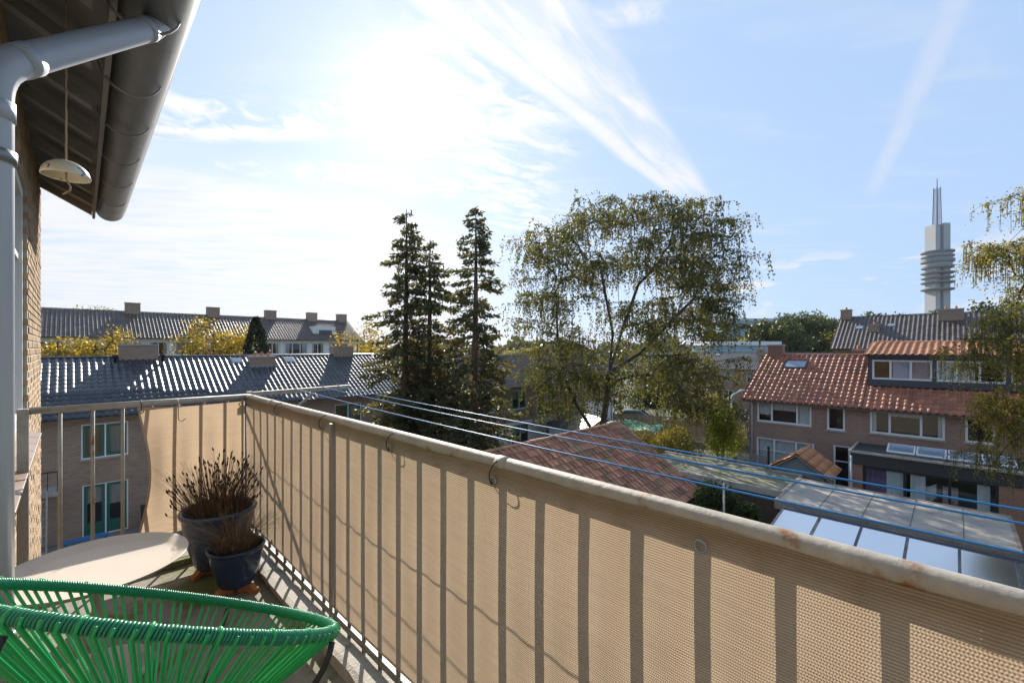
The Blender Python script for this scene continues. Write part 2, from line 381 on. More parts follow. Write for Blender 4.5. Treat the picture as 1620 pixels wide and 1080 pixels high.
# ------------------------------------------------------------------ houses
class Fr:                        # facade frame: a along the facade, b into the house, z up
    def __init__(s, O, U, B): s.O, s.U, s.B = Vector(O), Vector(U), Vector(B)
    def p(s, a, b, z): q = s.O + s.U * a + s.B * b; return (q.x, q.y, z)
    def box(s, mb, a0, a1, b0, b1, z0, z1):
        c = [(a0, b0), (a1, b0), (a1, b1), (a0, b1)]
        return mb.hexa([s.p(a, b, z0) for a, b in c] + [s.p(a, b, z1) for a, b in c])
def wall_front(fr, a0, a1, z0, z1, openings, depth=.25):
    mb = MB(); As = sorted({a0, a1, *[o[0] for o in openings], *[o[1] for o in openings]}); Zs = sorted({z0, z1, *[o[2] for o in openings], *[o[3] for o in openings]})
    As = [a for a in As if a0 <= a <= a1]; Zs = [z for z in Zs if z0 <= z <= z1]
    hole = lambda a, z: any(o[0] < a < o[1] and o[2] < z < o[3] for o in openings)
    solid = [[not hole((As[i] + As[i + 1]) / 2, (Zs[j] + Zs[j + 1]) / 2) for j in range(len(Zs) - 1)] for i in range(len(As) - 1)]
    for i in range(len(As) - 1):
        for j in range(len(Zs) - 1):
            if not solid[i][j]: continue
            A0, A1, Z0, Z1 = As[i], As[i + 1], Zs[j], Zs[j + 1]
            mb.add([fr.p(A0, 0, Z0), fr.p(A1, 0, Z0), fr.p(A1, 0, Z1), fr.p(A0, 0, Z1)], [(0, 1, 2, 3)])
            for di, dj, q in ((-1, 0, ((A0, Z0), (A0, Z1))), (1, 0, ((A1, Z0), (A1, Z1))), (0, -1, ((A0, Z0), (A1, Z0))), (0, 1, ((A0, Z1), (A1, Z1)))):
                ii, jj = i + di, j + dj
                if 0 <= ii < len(solid) and 0 <= jj < len(solid[0]) and solid[ii][jj]: continue
                (pa, pz), (qa, qz) = q
                mb.add([fr.p(pa, 0, pz), fr.p(qa, 0, qz), fr.p(qa, depth, qz), fr.p(pa, depth, pz)], [(0, 1, 2, 3)])
    return mb
def window(fr, par, a0, a1, z0, z1, div=(), bars=(), frame=white, sash=None, curtain=None, name='window', sill=True, fw=.08, room=1.2):
    """a window or glazed door in an opening: frame, sashes, panes, sill, curtain, dark room behind"""
    mb = MB()
    fr.box(mb, a0, a0 + fw, .03, .11, z0, z1); fr.box(mb, a1 - fw, a1, .03, .11, z0, z1)
    fr.box(mb, a0 + fw, a1 - fw, .032, .108, z1 - fw, z1); fr.box(mb, a0 + fw, a1 - fw, .032, .108, z0, z0 + fw)
    cuts = [a0 + fw] + [a0 + (a1 - a0) * d for d in div] + [a1 - fw]
    for d in cuts[1:-1]: fr.box(mb, d - fw * .5, d + fw * .5, .034, .106, z0 + fw, z1 - fw)
    wn = mb.build(name, frame, par)
    for i in range(len(cuts) - 1):
        l = cuts[i] + (fw * .5 if i else 0); r = cuts[i + 1] - (fw * .5 if i < len(cuts) - 2 else 0)
        zc = [z0 + fw] + [z0 + (z1 - z0) * q for q in bars] + [z1 - fw]
        if sash:
            sb = MB(); q = .1
            fr.box(sb, l, l + q, .045, .1, z0 + fw, z1 - fw); fr.box(sb, r - q, r, .045, .1, z0 + fw, z1 - fw)
            fr.box(sb, l + q, r - q, .047, .098, z1 - fw - q, z1 - fw); fr.box(sb, l + q, r - q, .047, .098, z0 + fw, z0 + fw + q * (5 if name == 'door' else 1))
            sb.build('sash', sash, wn)
        for k in range(len(zc) - 1):
            if k:
                bb = MB(); fr.box(bb, l, r, .05, .095, zc[k] - .02, zc[k] + .02); bb.build('glazing_bar', sash or frame, wn)
            pb = MB(); t = random.uniform(-.002, .002)
            pb.add([fr.p(l, .075 + t, zc[k]), fr.p(r, .075 - t, zc[k]), fr.p(r, .075 - t, zc[k + 1]), fr.p(l, .075 + t, zc[k + 1])], [(0, 1, 2, 3)]).build('pane', trans_glass, wn)
    if sill:
        sb = MB(); fr.box(sb, a0 - .04, a1 + .04, -.05, .03, z0 - .06, z0 - .004); sb.build('sill', concrete, wn)
    if curtain:
        for (c0, c1, cm, zlo) in curtain:
            cb_ = MB(); n = max(6, int((c1 - c0) * (a1 - a0) / .05)); vs = []; fs = []
            for i in range(n + 1):
                a = a0 + fw + (a1 - a0 - 2 * fw) * (c0 + (c1 - c0) * i / n); b = .17 + .022 * math.sin(i * 1.9)
                vs += [fr.p(a, b, z0 + (z1 - z0) * zlo), fr.p(a, b, z1 - .02)]
            for i in range(n): fs.append((2 * i, 2 * i + 2, 2 * i + 3, 2 * i + 1))
            cb_.add(vs, fs).build('curtain', cm, wn, True)
    if room:
        rb = MB(); c = [(a0 - .1, .252), (a1 + .1, .252), (a1 + .1, room), (a0 - .1, room)]; zl, zh = z0 - .1, z1 + .1
        P = [fr.p(a, b, zl) for a, b in c] + [fr.p(a, b, zh) for a, b in c]
        rb.add(P, [(0, 1, 2, 3), (4, 5, 6, 7), (1, 2, 6, 5), (2, 3, 7, 6), (3, 0, 4, 7)]).build('room', interior, wn)
    return wn
def gutter(fr, par, a0, a1, z, m=zinc, r=.07):
    mb = MB(); n = 7; vs = []; fs = []
    for a in (a0, a1):
        for i in range(n): t = math.pi * i / (n - 1); vs.append(fr.p(a, -.02 - r + r * math.cos(t), z - r * math.sin(t)))
    for i in range(n - 1): fs.append((i, i + 1, n + i + 1, n + i))
    mb.add(vs, fs); return mb.build('gutter', m, par, True)
def chimney(fr, par, a, b, wa, wb, z0, z1, m=brick_brown, pots=2):
    mb = MB(); fr.box(mb, a - wa / 2, a + wa / 2, b - wb / 2, b + wb / 2, z0, z1)
    ch = mb.build('chimney', m, par)
    mb = MB(); fr.box(mb, a - wa / 2 - .04, a + wa / 2 + .04, b - wb / 2 - .04, b + wb / 2 + .04, z1 + .002, z1 + .08); mb.build('chimney_cap', concrete, ch)
    for i in range(pots):
        q = fr.p(a + (i - (pots - 1) / 2) * wa / max(pots, 1) * .8, b, 0); MB().lathe([(.09, z1 + .08), (.075, z1 + .3), (.06, z1 + .3)], (q[0], q[1], 0), 10).build('chimney_pot', terracotta, ch, True)
    mb = MB(); fr.box(mb, a - wa / 2 - .06, a + wa / 2 + .06, b - wb / 2 - .06, b - wb / 2 + .0, z0, z0 + .16); mb.build('flashing', zinc, ch)
    return ch
def roof_pair(fr, par, a0, a1, b0, bR, b1, zE, zR, m_under, over=.15):
    """two roof slabs (underlay boards) from eaves to ridge"""
    mb = MB(); t = .06; s_ = (zR - zE) / (bR - b0)
    def slab(p, q, zp, zq):
        mb.hexa([fr.p(a0, p, zp - t), fr.p(a1, p, zp - t), fr.p(a1, q, zq - t), fr.p(a0, q, zq - t), fr.p(a0, p, zp), fr.p(a1, p, zp), fr.p(a1, q, zq), fr.p(a0, q, zq)])
    slab(b0 - over, bR, zE - over * s_, zR); slab(b1 + over, bR + .001, zE - over * s_, zR)
    return mb.build('roof', m_under, par)
def ridge_tiles(fr, par, a0, a1, b, z, me_m, step=.36, singles=True):
    mb = MB(); n = 6; r = .1; vs = []; fs = []
    for k, a in enumerate((0, step * 1.04)):
        for i in range(n): t = math.pi * i / (n - 1); vs.append((a, r * math.cos(t), r * (.8 if k else 1) * math.sin(t) * .75))
    for i in range(n - 1): fs.append((i, i + 1, n + i + 1, n + i))
    me = bpy.data.meshes.new('ridge_tile'); me.from_pydata(vs, [], fs); _finish(me, me_m, True)
    cnt = int((a1 - a0) / step)
    if singles:
        for k in range(cnt):
            q = Vector(fr.p(a0 + k * step, b, z)); U, B = fr.U, fr.B
            M = Matrix(((U.x, B.x, 0, q.x), (U.y, B.y, 0, q.y), (0, 0, 1, q.z + random.uniform(-.008, .008)), (0, 0, 0, 1)))
            o = bpy.data.objects.new('ridge_tile', me); link(o, par); o.matrix_basis = M
    else:
        big = MB()
        for k in range(cnt): big.add([fr.p(a0 + k * step + v[0], b + v[1], z + v[2]) for v in vs], fs)
        big.build('ridge', me_m, par, True)
def gable(fr, par, a, b0, bR, b1, z0, zE, zR, m, th=.2):
    mb = MB(); P = [(b0, z0), (b1, z0), (b1, zE), (bR, zR), (b0, zE)]
    for da in (0, th): mb.add([fr.p(a + da, b, z) for b, z in P], [(0, 1, 2, 3, 4)])
    mb.add([fr.p(a + da, b, z) for da in (0, th) for b, z in P], [(i, (i + 1) % 5, 5 + (i + 1) % 5, 5 + i) for i in range(5)])
    return mb.build('gable_wall', m, par)
def downpipe(fr, par, a, z0, z1, m=pvc, r=.045):
    q = fr.p(a, -.06, 0); return MB().tube([(q[0], q[1], z0), (q[0], q[1], z1 - .15), fr.p(a, -.1, z1)], r, 8).build('downpipe', m, par, True)
def skylight(fr, par, a0, a1, b0, b1, zf, name='skylight'):
    mb = MB(); h = .09
    mb.hexa([fr.p(a, b, zf(b) + .02) for a, b in ((a0, b0), (a1, b0), (a1, b1), (a0, b1))] + [fr.p(a, b, zf(b) + h) for a, b in ((a0, b0), (a1, b0), (a1, b1), (a0, b1))])
    s_ = mb.build(name, darkgrey, par); e = .06
    MB().add([fr.p(a, b, zf(b) + h + .004) for a, b in ((a0 + e, b0 + e), (a1 - e, b0 + e), (a1 - e, b1 - e), (a0 + e, b1 - e))], [(0, 1, 2, 3)]).build('pane', mat('skylight_glass', (.25, .3, .36), .08, 0, .05, 2, spec=.9), s_)
def vent(fr, par, a, b, z0, z1, m=black):
    q = fr.p(a, b, 0); MB().lathe([(.001, z0), (.06, z0), (.06, z1 - .12), (.1, z1 - .1), (.12, z1), (.001, z1)], (q[0], q[1], 0), 12).build('roof_vent', m, par, True)

# ---- right house pair (facade X = 26, looking back at the balcony)
fr = Fr((26, 0, 0), (0, 1, 0), (1, 0, 0)); ZE, ZR = 5.12, 7.33; SL = (ZR - ZE) / 4
hA = thing('brick_house', 'end brick house with orange pantile roof, skylight and three-pane upstairs window', 'house', (28, 5.4, 0))
opA = [(5.01, 7.46, 3.84, 4.93), (3.67, 4.38, 3.79, 4.97), (4.9, 7.49, .7, 3.01), (3.47, 4.13, .02, 3.1)]
wall_front(fr, 3.0, 7.86, 0, ZE, opA).build('wall', brick_red, hA)
window(fr, hA, 5.01, 7.46, 3.84, 4.93, (.255, .72), curtain=[(0, .25, lace, .0), (.25, .72, lace, .6), (.75, 1, lace, .35)])
window(fr, hA, 3.67, 4.38, 3.79, 4.97, ())
window(fr, hA, 4.9, 7.49, .7, 3.01, (.3, .68), (.72,), curtain=[(0, 1, lace, 0)])
window(fr, hA, 3.47, 4.13, .02, 3.1, (), (.75,), name='door', sill=False)
gable(fr, hA, 7.66, .26, 4, 8, 0, ZE, ZR - .05, brick_red)
rA = roof_pair(fr, hA, 3.0, 8.2, 0, 4, 8, ZE, ZR, wood_dark, .35)
lay_tiles(rA, T_red, (25.68, 3.02, ZE - .32 * SL + .01), (0, 1, 0), (4, 0, ZR - ZE), 5.2, 4.88, 300, skip=lambda a, b: 2.75 < a < 3.9 and 3.25 < b < 4.1)
ridge_tiles(fr, rA, 3.0, 8.2, 4, ZR + .02, tile_red)
skylight(fr, rA, 5.8, 6.85, 2.62, 3.3, lambda b: ZE + b * SL)
chimney(fr, hA, 7.55, 4.0, .75, .6, 7.0, 7.86, brick_orange, 0)
chimney(fr, hA, 3.75, 4.9, .5, .5, 6.6, 7.6, brick_orange, 1)
gutter(fr, hA, 3.0, 8.2, ZE - .2, zinc); downpipe(fr, hA, 7.7, 0, ZE - .25)
hB = thing('brick_house', 'brick house with wide dark dormer window band and flat-roofed extension', 'house', (28, -.5, 0))
opB = [(.28, 2.75, 3.85, 4.99), (-1.15, -.31, 3.88, 5.02), (-4.2, -2.0, 3.85, 4.99)]
wall_front(fr, -6.2, 2.996, 0, ZE, opB).build('wall', brick_red, hB)
window(fr, hB, .28, 2.75, 3.85, 4.99, (.3, .72), curtain=[(.0, .06, lace, 0), (.3, .72, lace, .72), (.94, 1, lace, 0)])
window(fr, hB, -1.15, -.31, 3.88, 5.02, ()); window(fr, hB, -4.2, -2.0, 3.85, 4.99, (.3, .72))
rB = roof_pair(fr, hB, -6.2, 2.998, 0, 4, 8, ZE, ZR, wood_dark, .35)
lay_tiles(rB, T_red, (25.68, -6.2, ZE - .32 * SL + .01), (0, 1, 0), (4, 0, ZR - ZE), 9.19, 4.88, 300, skip=lambda a, b: a > 3.2 and b > 1.65)
gutter(fr, hB, -6.2, 2.99, ZE - .2, zinc)
# dormer
dm = MB(); fr.box(dm, -3.0, 2.93, 1.25, 4.3, 5.95, 6.25); fr.box(dm, -3.0, 2.93, 1.25, 4.3, 7.18, 7.36)
for a in ((2.80, 2.93), (.56, .70), (-1.65, -1.5), (-3.0, -2.9)): fr.box(dm, a[0], a[1], 1.252, 1.5, 6.25, 7.18)
fr.box(dm, 2.78, 2.928, 1.5, 4.3, 6.25, 7.18); fr.box(dm, -3.0, -2.88, 1.5, 4.3, 6.25, 7.18)
dorm = dm.build('dormer', darkgrey, hB)
frd = Fr((27.25, 0, 0), (0, 1, 0), (1, 0, 0))
window(frd, dorm, .70, 2.80, 6.252, 7.178, (.34, .68), sill=False, curtain=[(.34, .66, mat('roller_blind', (.5, .53, .66), .8, 0, .04, 2), 0), (0, .34, cloth_p, .0)], room=1.6)
window(frd, dorm, -1.5, .56, 6.252, 7.178, (.36, .7), sill=False, curtain=[(.42, 1, cloth_w, 0)], room=1.6)
window(frd, dorm, -2.9, -1.65, 6.252, 7.178, (), sill=False, room=1.6)
rD = MB(); a0, a1 = -3.15, 3.1
rD.hexa([fr.p(a0, 1.05, 7.34), fr.p(a1, 1.05, 7.34), fr.p(a1, 4, 7.94), fr.p(a0, 4, 7.94), fr.p(a0, 1.05, 7.42), fr.p(a1, 1.05, 7.42), fr.p(a1, 4, 8.0), fr.p(a0, 4, 8.0)])
rD.hexa([fr.p(a0, 4.001, 7.94), fr.p(a1, 4.001, 7.94), fr.p(a1, 7, 6.0), fr.p(a0, 7, 6.0), fr.p(a0, 4.001, 8.0), fr.p(a1, 4.001, 8.0), fr.p(a1, 7, 6.06), fr.p(a0, 7, 6.06)])
rDo = rD.build('dormer_roof', darkgrey, hB)
lay_tiles(rDo, T_orange, (26.98, -3.1, 7.415), (0, 1, 0), (2.95, 0, .58), 6.2, 3.02, 300)
ridge_tiles(fr, rDo, -3.1, 3.1, 4, 8.03, tile_orange)
vent(fr, hB, 2.99, 2.1, 6.2, 7.55, black)
# extension
exw = Fr((23.5, 0, 0), (0, 1, 0), (1, 0, 0))
ex = MB(); exw.box(ex, 2.72, 3.08, 0, 2.499, 0, 2.84); ext = ex.build('extension_wall', brick_orange, hB)
ex = MB(); exw.box(ex, -4.0, -1.12, 0, .3, 0, 2.84); ex.build('extension_wall', brick_orange, hB)
ex = MB(); exw.box(ex, -4.05, 3.12, -.05, 2.498, 2.842, 3.34); ro = ex.build('extension_roof', felt_dark, hB)
ex = MB(); exw.box(ex, -4.12, 3.2, -.12, -.02, 3.33, 3.41); exw.box(ex, 3.12, 3.2, -.02, 2.498, 3.33, 3.41); ex.build('roof_trim', concrete, ro)
for k in range(4):
    a = 2.05 - k * .93; mb = MB(); lo, hi = 3.38, 3.6
    mb.hexa([exw.p(a - .9, 1.0, 3.342), exw.p(a, 1.0, 3.342), exw.p(a, 1.8, 3.342), exw.p(a - .9, 1.8, 3.342), exw.p(a - .9, 1.0, lo), exw.p(a, 1.0, lo), exw.p(a, 1.8, hi), exw.p(a - .9, 1.8, hi)])
    rl = mb.build('rooflight', white, ro); e = .06
    MB().add([exw.p(a - .9 + e, 1.0 + e, lo + .016), exw.p(a - e, 1.0 + e, lo + .016), exw.p(a - e, 1.8 - e, hi - .008), exw.p(a - .9 + e, 1.8 - e, hi - .008)], [(0, 1, 2, 3)]).build('pane', mat('skylight_glass', (.25, .3, .36), .08), rl)
window(exw, ext, -1.12, 2.72, .05, 2.842, (.325, .655), frame=black, sill=False, fw=.09, name='sliding_door', room=2.3,
       curtain=[(0.03, .12, lace, 0), (.5, .62, lace, 0), (.68, .82, lace, 0), (.82, 1.0, purple, 0)])
for (a0, a1, zt, zb, m, nm) in ((.5, 1.2, 2.45, 1.85, cloth_w, 'white'), (-.1, .32, 2.4, 1.7, cloth_p, 'pale pink')):
    vs = []; fs = []; n = 14
    for i in range(n + 1):
        a = a0 + (a1 - a0) * i / n; sag = .18 * math.sin(math.pi * i / n) if nm == 'white' else 0
        for z, b in ((zt - sag, .42), ((zt + zb) / 2 - sag, .4 + .02 * math.sin(i * 2)), (zb - sag * 1.2 + .04 * math.sin(i * 1.3), .43 + .03 * math.sin(i * 1.7))): vs.append(exw.p(a, b, z))
    for i in range(n):
        for j in range(2): fs.append((3 * i + j, 3 * i + 3 + j, 3 * i + 4 + j, 3 * i + 1 + j))
    o = MB().add(vs, fs).build('laundry', m, None, True); sm = o.modifiers.new('s', 'SOLIDIFY'); sm.thickness = .01
    top(o, nm + ' laundry hanging to dry behind the sliding glass door', 'laundry')
MB().tube([exw.p(3.1, -.04, 0), exw.p(3.1, -.04, 3.2)], .04, 8).build('downpipe', pvc, hB, True)

# ---- left house (facade Y = 25)
fl = Fr((0, 25, 0), (1, 0, 0), (0, 1, 0)); LE, LR = 5.12, 7.27; LS = (LR - LE) / 4
hL = thing('brick_row_house', 'brown brick row house with dark grey tiled roof and green window frames', 'house', (4, 27, 0))
opL = [(.33, 1.78, 3.21, 4.63), (.36, 1.78, .02, 2.16), (10.7, 12.3, 3.4, 4.5), (4.2, 5.8, 3.2, 4.6), (7.2, 8.8, 3.2, 4.6), (4.2, 5.8, .02, 2.2), (-3.2, -1.9, 3.2, 4.6), (-2.2, -.75, .02, 2.2)]
wall_front(fl, -8, 15.6, 0, LE, opL).build('wall', brick_brown, hL)
for (a0, a1, z0, z1) in opL:
    dr = z0 < 1
    window(fl, hL, a0, a1, z0, z1, (.5,), frame=white, sash=green_paint, name='door' if dr else 'window', sill=not dr, fw=.05,
           curtain=[(0, .5, lace, .62), (.5, 1, lace, .55)] if dr else [(0.5, 1, curtain_m, 0), (0, .5, mat('tan_curtain', (.4, .3, .2), .9), .0)][:1 + (a0 < 1)])  # second curtain is plain matte tan, only on the leftmost openings
gable(fl, hL, -8, .26, 4, 8, 0, LE, LR - .05, brick_brown); gable(fl, hL, 15.4, .26, 4, 8, 0, LE, LR - .05, brick_brown)
rL = roof_pair(fl, hL, -8, 15.6, 0, 4, 8, LE, LR, wood_dark, .4)
lay_tiles(rL, T_dark, (-8, 24.62, LE - .38 * LS + .01), (1, 0, 0), (0, 4, LR - LE), 23.6, 4.95, 300)
ridge_tiles(fl, rL, -8, 15.6, 4, LR + .02, tile_dark, singles=False)
chimney(fl, hL, 2.45, 4.0, 1.5, .6, 6.9, 7.86, brick_brown, 0); chimney(fl, hL, 12.9, 4.0, 1.3, .6, 6.9, 7.8, brick_brown, 1)
chimney(fl, hL, 7.8, 3.1, 1.3, .5, 6.6, 7.2, brick_brown, 3)
for a in (1.55, 3.35): vent(fl, hL, a, 3.5, 6.9, 7.42)
for a in (6.35, 9.15): skylight(fl, rL, a, a + .55, 3.2, 3.7, lambda b: LE + b * LS)
gutter(fl, hL, -8, 15.6, LE - .24, white, .08)
bal = MB(); fl.box(bal, -4.2, -.3, -1.0, -.004, 2.15, 2.3); bl = bal.build('balcony', concrete, hL)
bb = MB()
for k in range(16): q = fl.p(-4.15 + k * .255, -.97, 0); bb.tube([(q[0], q[1], 2.3), (q[0], q[1], 3.05)], .012, 5)
fl.box(bb, -4.2, -.3, -.99, -.95, 3.05, 3.09); bb.build('balcony_railing', black, bl)

# ---- middle house behind the trees (facade Y = 21.5), and a stepped-back neighbour
def brown_house(y0, x0, x1, label, ops, doorbal=False, base_white=True, facing='Y', m=brick_tan, tm=T_brown, tmat=tile_brown, sash=green_paint, tiles=True):
    f = Fr((0, y0, 0), (1, 0, 0), (0, 1, 0)) if facing == 'Y' else Fr((y0, 0, 0), (0, 1, 0), (1, 0, 0))
    c = f.p((x0 + x1) / 2, 4, 0); h = thing('row_house', label, 'house', c)
    e, r = 5.18, 7.1; sl = (r - e) / 4
    zb = 2.62 if base_white else 0
    wall_front(f, x0, x1, zb, e, [o for o in ops if o[3] > zb]).build('wall', m, h)
    if base_white: wall_front(f, x0, x1, 0, zb - .001, [o for o in ops if o[2] < zb - .5]).build('base_wall', whitewall, h)
    for o in ops:
        window(f, h, *o, (.5,) if o[1] - o[0] > 1 else (), frame=white, sash=sash, name='door' if o[3] - o[2] > 1.8 else 'window', fw=.05, curtain=[(0, 1, lace, .5)] if random.random() < .6 else None)
    gable(f, h, x0, .26, 4, 8, 0, e, r - .05, m); gable(f, h, x1 - .2, .26, 4, 8, 0, e, r - .05, m)
    rf = roof_pair(f, h, x0 - .1, x1 + .1, 0, 4, 8, e, r, wood_dark, .35)
    V = (0, 4, r - e) if facing == 'Y' else (4, 0, r - e); O = f.p(x0 - .1, -.33, e - .33 * sl + .01)
    lay_tiles(rf, tm, O, f.U, V, x1 - x0 + .2, 4.85, 0)
    ridge_tiles(f, rf, x0 - .1, x1 + .1, 4, r + .02, tmat, singles=False)
    gutter(f, h, x0, x1, e - .22, white, .07); downpipe(f, h, x1 - .4, 0, e - .25)
    chimney(f, h, x0 + (x1 - x0) * .35, 3.4, .9, .5, 6.6, 7.55, brick_brown, 2)
    skylight(f, rf, x0 + (x1 - x0) * .55, x0 + (x1 - x0) * .55 + .6, 3.0, 3.5, lambda b: e + b * sl)
    return f, h
f2, hM = brown_house(21.5, 17.5, 27.4, 'tan brick house with white ground floor and small balcony beside the conifers', [(21.5, 22.96, 3.48, 4.8), (24.1, 24.95, 2.75, 4.66), (25.24, 26.2, 3.76, 4.62), (21.5, 23.2, 1.0, 2.4), (25.1, 26.0, .05, 2.2), (18.3, 19.8, 3.48, 4.8)])
mb = MB(); f2.box(mb, 23.6, 27.3, -1.1, -.004, 2.45, 2.62); b2o = mb.build('balcony', concrete, hM)
mb = MB()
for k in range(15): q = f2.p(23.65 + k * .26, -1.06, 0); mb.tube([(q[0], q[1], 2.62), (q[0], q[1], 3.5)], .012, 5)
f2.box(mb, 23.6, 27.3, -1.08, -1.04, 3.5, 3.54); mb.build('balcony_railing', galv_dull, b2o)
brown_house(24.5, 27.9, 39, 'tan brick row house stepped back behind the birch', [(29, 30.5, 3.48, 4.8), (32, 33, 2.75, 4.66), (34.5, 36, 3.48, 4.8), (29, 30.5, .9, 2.3), (33.4, 34.4, .05, 2.2)])
brown_house(60, 9, 34, 'distant row house with dark roof beyond the street lamp', [(11 + 3 * k, 12.4 + 3 * k, 3.4, 4.7) for k in range(7)] + [(11 + 3 * k, 12.2 + 3 * k, .8, 2.3) for k in range(7)], base_white=False, facing='X', m=brick_tan, tm=T_dark, tmat=tile_dark)

# ---- long row at the back left (ridge Y = 60)
fb = Fr((0, 56, 0), (1, 0, 0), (0, 1, 0)); BE, BR = 9.0, 11.45
hR = thing('row_house', 'long three-storey row with dark tiled roof, five chimneys and white window bands', 'house', (12, 60, 0))
opR = [(a, a + w_, z, z + 1.35) for z in (1.0, 3.9, 7.0) for a, w_ in [(-8 + 5.2 * k, 2.6) for k in range(7)] + [(-4.9 + 5.2 * k, 1.5) for k in range(6)]]
wall_front(fb, -10, 27.3, 0, BE, opR).build('wall', whitewall, hR)
for o in opR:
    if o[2] > 3: window(fb, hR, *o, (.33, .67) if o[1] - o[0] > 2 else (.5,), sill=False, curtain=[(0, .2, lace, 0), (.8, 1, lace, 0)])
gable(fb, hR, -10, .26, 4, 8, 0, BE, BR - .05, brick_brown); gable(fb, hR, 27.1, .26, 4, 8, 0, BE, BR - .05, brick_brown)
rR = roof_pair(fb, hR, -10, 27.5, 0, 4, 8, BE, BR, wood_dark, .5)
lay_tiles(rR, T_brown, (-10, 55.52, BE - .48 * .6125 + .01), (1, 0, 0), (0, 4, BR - BE), 37.4, 5.2, 0, col=.3, row=.36)
ridge_tiles(fb, rR, -10, 27.4, 4, BR + .02, tile_brown, singles=False)
for a in (4.6, 11.6, 17.6, 22.6, 26.6): chimney(fb, hR, a, 4, 1.2, .8, 10.9, 12.3, brick_brown, 0)
gutter(fb, hR, -10, 27.4, BE - .33, white, .09)
for a in (2.0, 7.2, 12.4, 17.6):
    mb = MB(); fb.box(mb, a - .12, a + .12, -.14, -.004, 0, BE - .4); mb.build('pilaster', white, hR)
mb = MB(); fb.box(mb, 21.6, 24.4, .8, 3.0, 8.9, 10.45); dd = mb.build('dormer', whitewall, hR)
mb = MB(); fb.box(mb, 22.3, 23.9, .74, .8, 9.0, 10.0); mb.build('dormer_window', darkgrey, dd)

# ---- dark-roofed house behind the red roofs, right
fk = Fr((48, 0, 0), (0, 1, 0), (1, 0, 0))
hK = thing('row_house', 'tall house with dark ribbed roof and chimneys behind the red tiled roofs', 'house', (52, 0, 0))
wall_front(fk, -16, 7.6, 0, 7.9, []).build('wall', brick_brown, hK); gable(fk, hK, 7.4, .26, 4.5, 9, 0, 7.9, 10.6, brick_brown)
rK = roof_pair(fk, hK, -16, 7.8, 0, 4.5, 9, 7.9, 10.65, wood_dark, .4)
lay_tiles(rK, T_brown, (47.62, -16, 7.9 - .38 * .611 + .01), (0, 1, 0), (4.5, 0, 2.75), 23.8, 5.7, 0, col=.3, row=.38)
ridge_tiles(fk, rK, -16, 7.8, 4.5, 10.67, tile_brown, singles=False)
chimney(fk, hK, 7.3, 4.5, .8, .8, 10.2, 11.3, brick_brown, 1); chimney(fk, hK, .2, 3.7, 1.5, .6, 9.8, 10.9, brick_brown, 2); chimney(fk, hK, 5.0, 2.3, .7, .5, 9.1, 9.75, brick_brown, 1)
skylight(fk, rK, 5.8, 6.4, 2.4, 2.9, lambda b: 7.9 + b * .611); skylight(fk, rK, 3.6, 4.2, 2.7, 3.1, lambda b: 7.9 + b * .611)
# ---- white flat-roofed hall and glass office far off
def at(x, y, f): r = (x - 810) / 700 * f; return ((r + f) * .70710678, (f - r) * .70710678, EYE - (y - 550) / 700 * f)
def facing_frame(x, f):
    q = at(x, 550, f); return Fr((q[0], q[1], 0), (.7071, -.7071, 0), (.7071, .7071, 0))
fh = facing_frame(1178, 80); hh = thing('school_hall', 'white flat-roofed hall with high window strip behind the houses', 'hall', fh.p(0, 4, 0))
mb = MB(); fh.box(mb, -6, 6, 0, 9, 0, 6.2); mb.build('wall', whitewall, hh)
mb = MB(); fh.box(mb, -5.8, 5.4, -.05, -.004, 6.6, 8.1); fh.box(mb, -5.9, 5.8, -.003, 8.9, 6.2, 8.2); mb.build('clerestory', mat('hall_glass', (.3, .42, .46), .15, 0, .2, .5), hh)
mb = MB(); fh.box(mb, -6.4, 6.4, -.5, 9.4, 8.2, 8.9); mb.build('roof_slab', white, hh)
fo = facing_frame(1215, 220); ho = thing('office_block', 'pale green glass office block rising over the tree line', 'office', fo.p(0, 8, 0))
mb = MB(); fo.box(mb, -22, 19, 0, 18, 0, 21); mb.build('wall', mat('office_glass', (.28, .38, .38), .2, 0, .1, .1), ho)
mb = MB(); fo.box(mb, -22.5, 19.5, -.4, 18.4, 21.002, 22.3); mb.build('roof_slab', mat('office_roof', (.5, .56, .55), .6), ho)
mb = MB()
for k in range(21): fo.box(mb, -21.9 + k * 2.03, -21.7 + k * 2.03, -.25, -.004, 0, 20.8)
mb.build('fin', mat('office_fin', (.45, .5, .5), .6), ho)

# ------------------------------------------------------------------ telecom tower
q = at(1483, 550, 380); TX, TY = q[0], q[1]
tw = thing('telecom_tower', 'tall concrete telecom tower with stacked round decks and lattice mast', 'tower', (TX, TY, 0))
ftw = Fr((TX, TY, 0), (.7071, -.7071, 0), (.7071, .7071, 0))
zpx = lambda y: EYE + (550 - y) / 700 * 380
mb = MB(); ftw.box(mb, -6.3, -2.4, -5, 5, 0, zpx(357)); ftw.box(mb, .6, 6.3, -5, 5, 0, zpx(355)); mb.build('shaft', steel_tower, tw)
mb = MB(); ftw.box(mb, -2.4, .6, -3.5, 4.5, 0, zpx(358)); mb.build('slit_infill', tower_dark, tw)  # darker infill set back in the slit between the shaft halves
for y0, y1, r in ((398, 401, 11), (405, 408, 10.8), (411, 416, 11), (421, 425, 10.6), (431, 433.5, 11), (439, 441, 10.7), (446, 448.5, 11), (457, 459.5, 11)):
    MB().lathe([(.1, zpx(y1)), (r - .6, zpx(y1)), (r, zpx(y1) + .5), (r, zpx(y0)), (.1, zpx(y0))], (TX, TY, 0), 40).build('deck', tower_dark, tw)
MB().lathe([(9.4, zpx(424)), (9.4, zpx(399))], (TX, TY, 0), 32).build('equipment_drum', mat('drum', (.24, .27, .3), .6), tw)
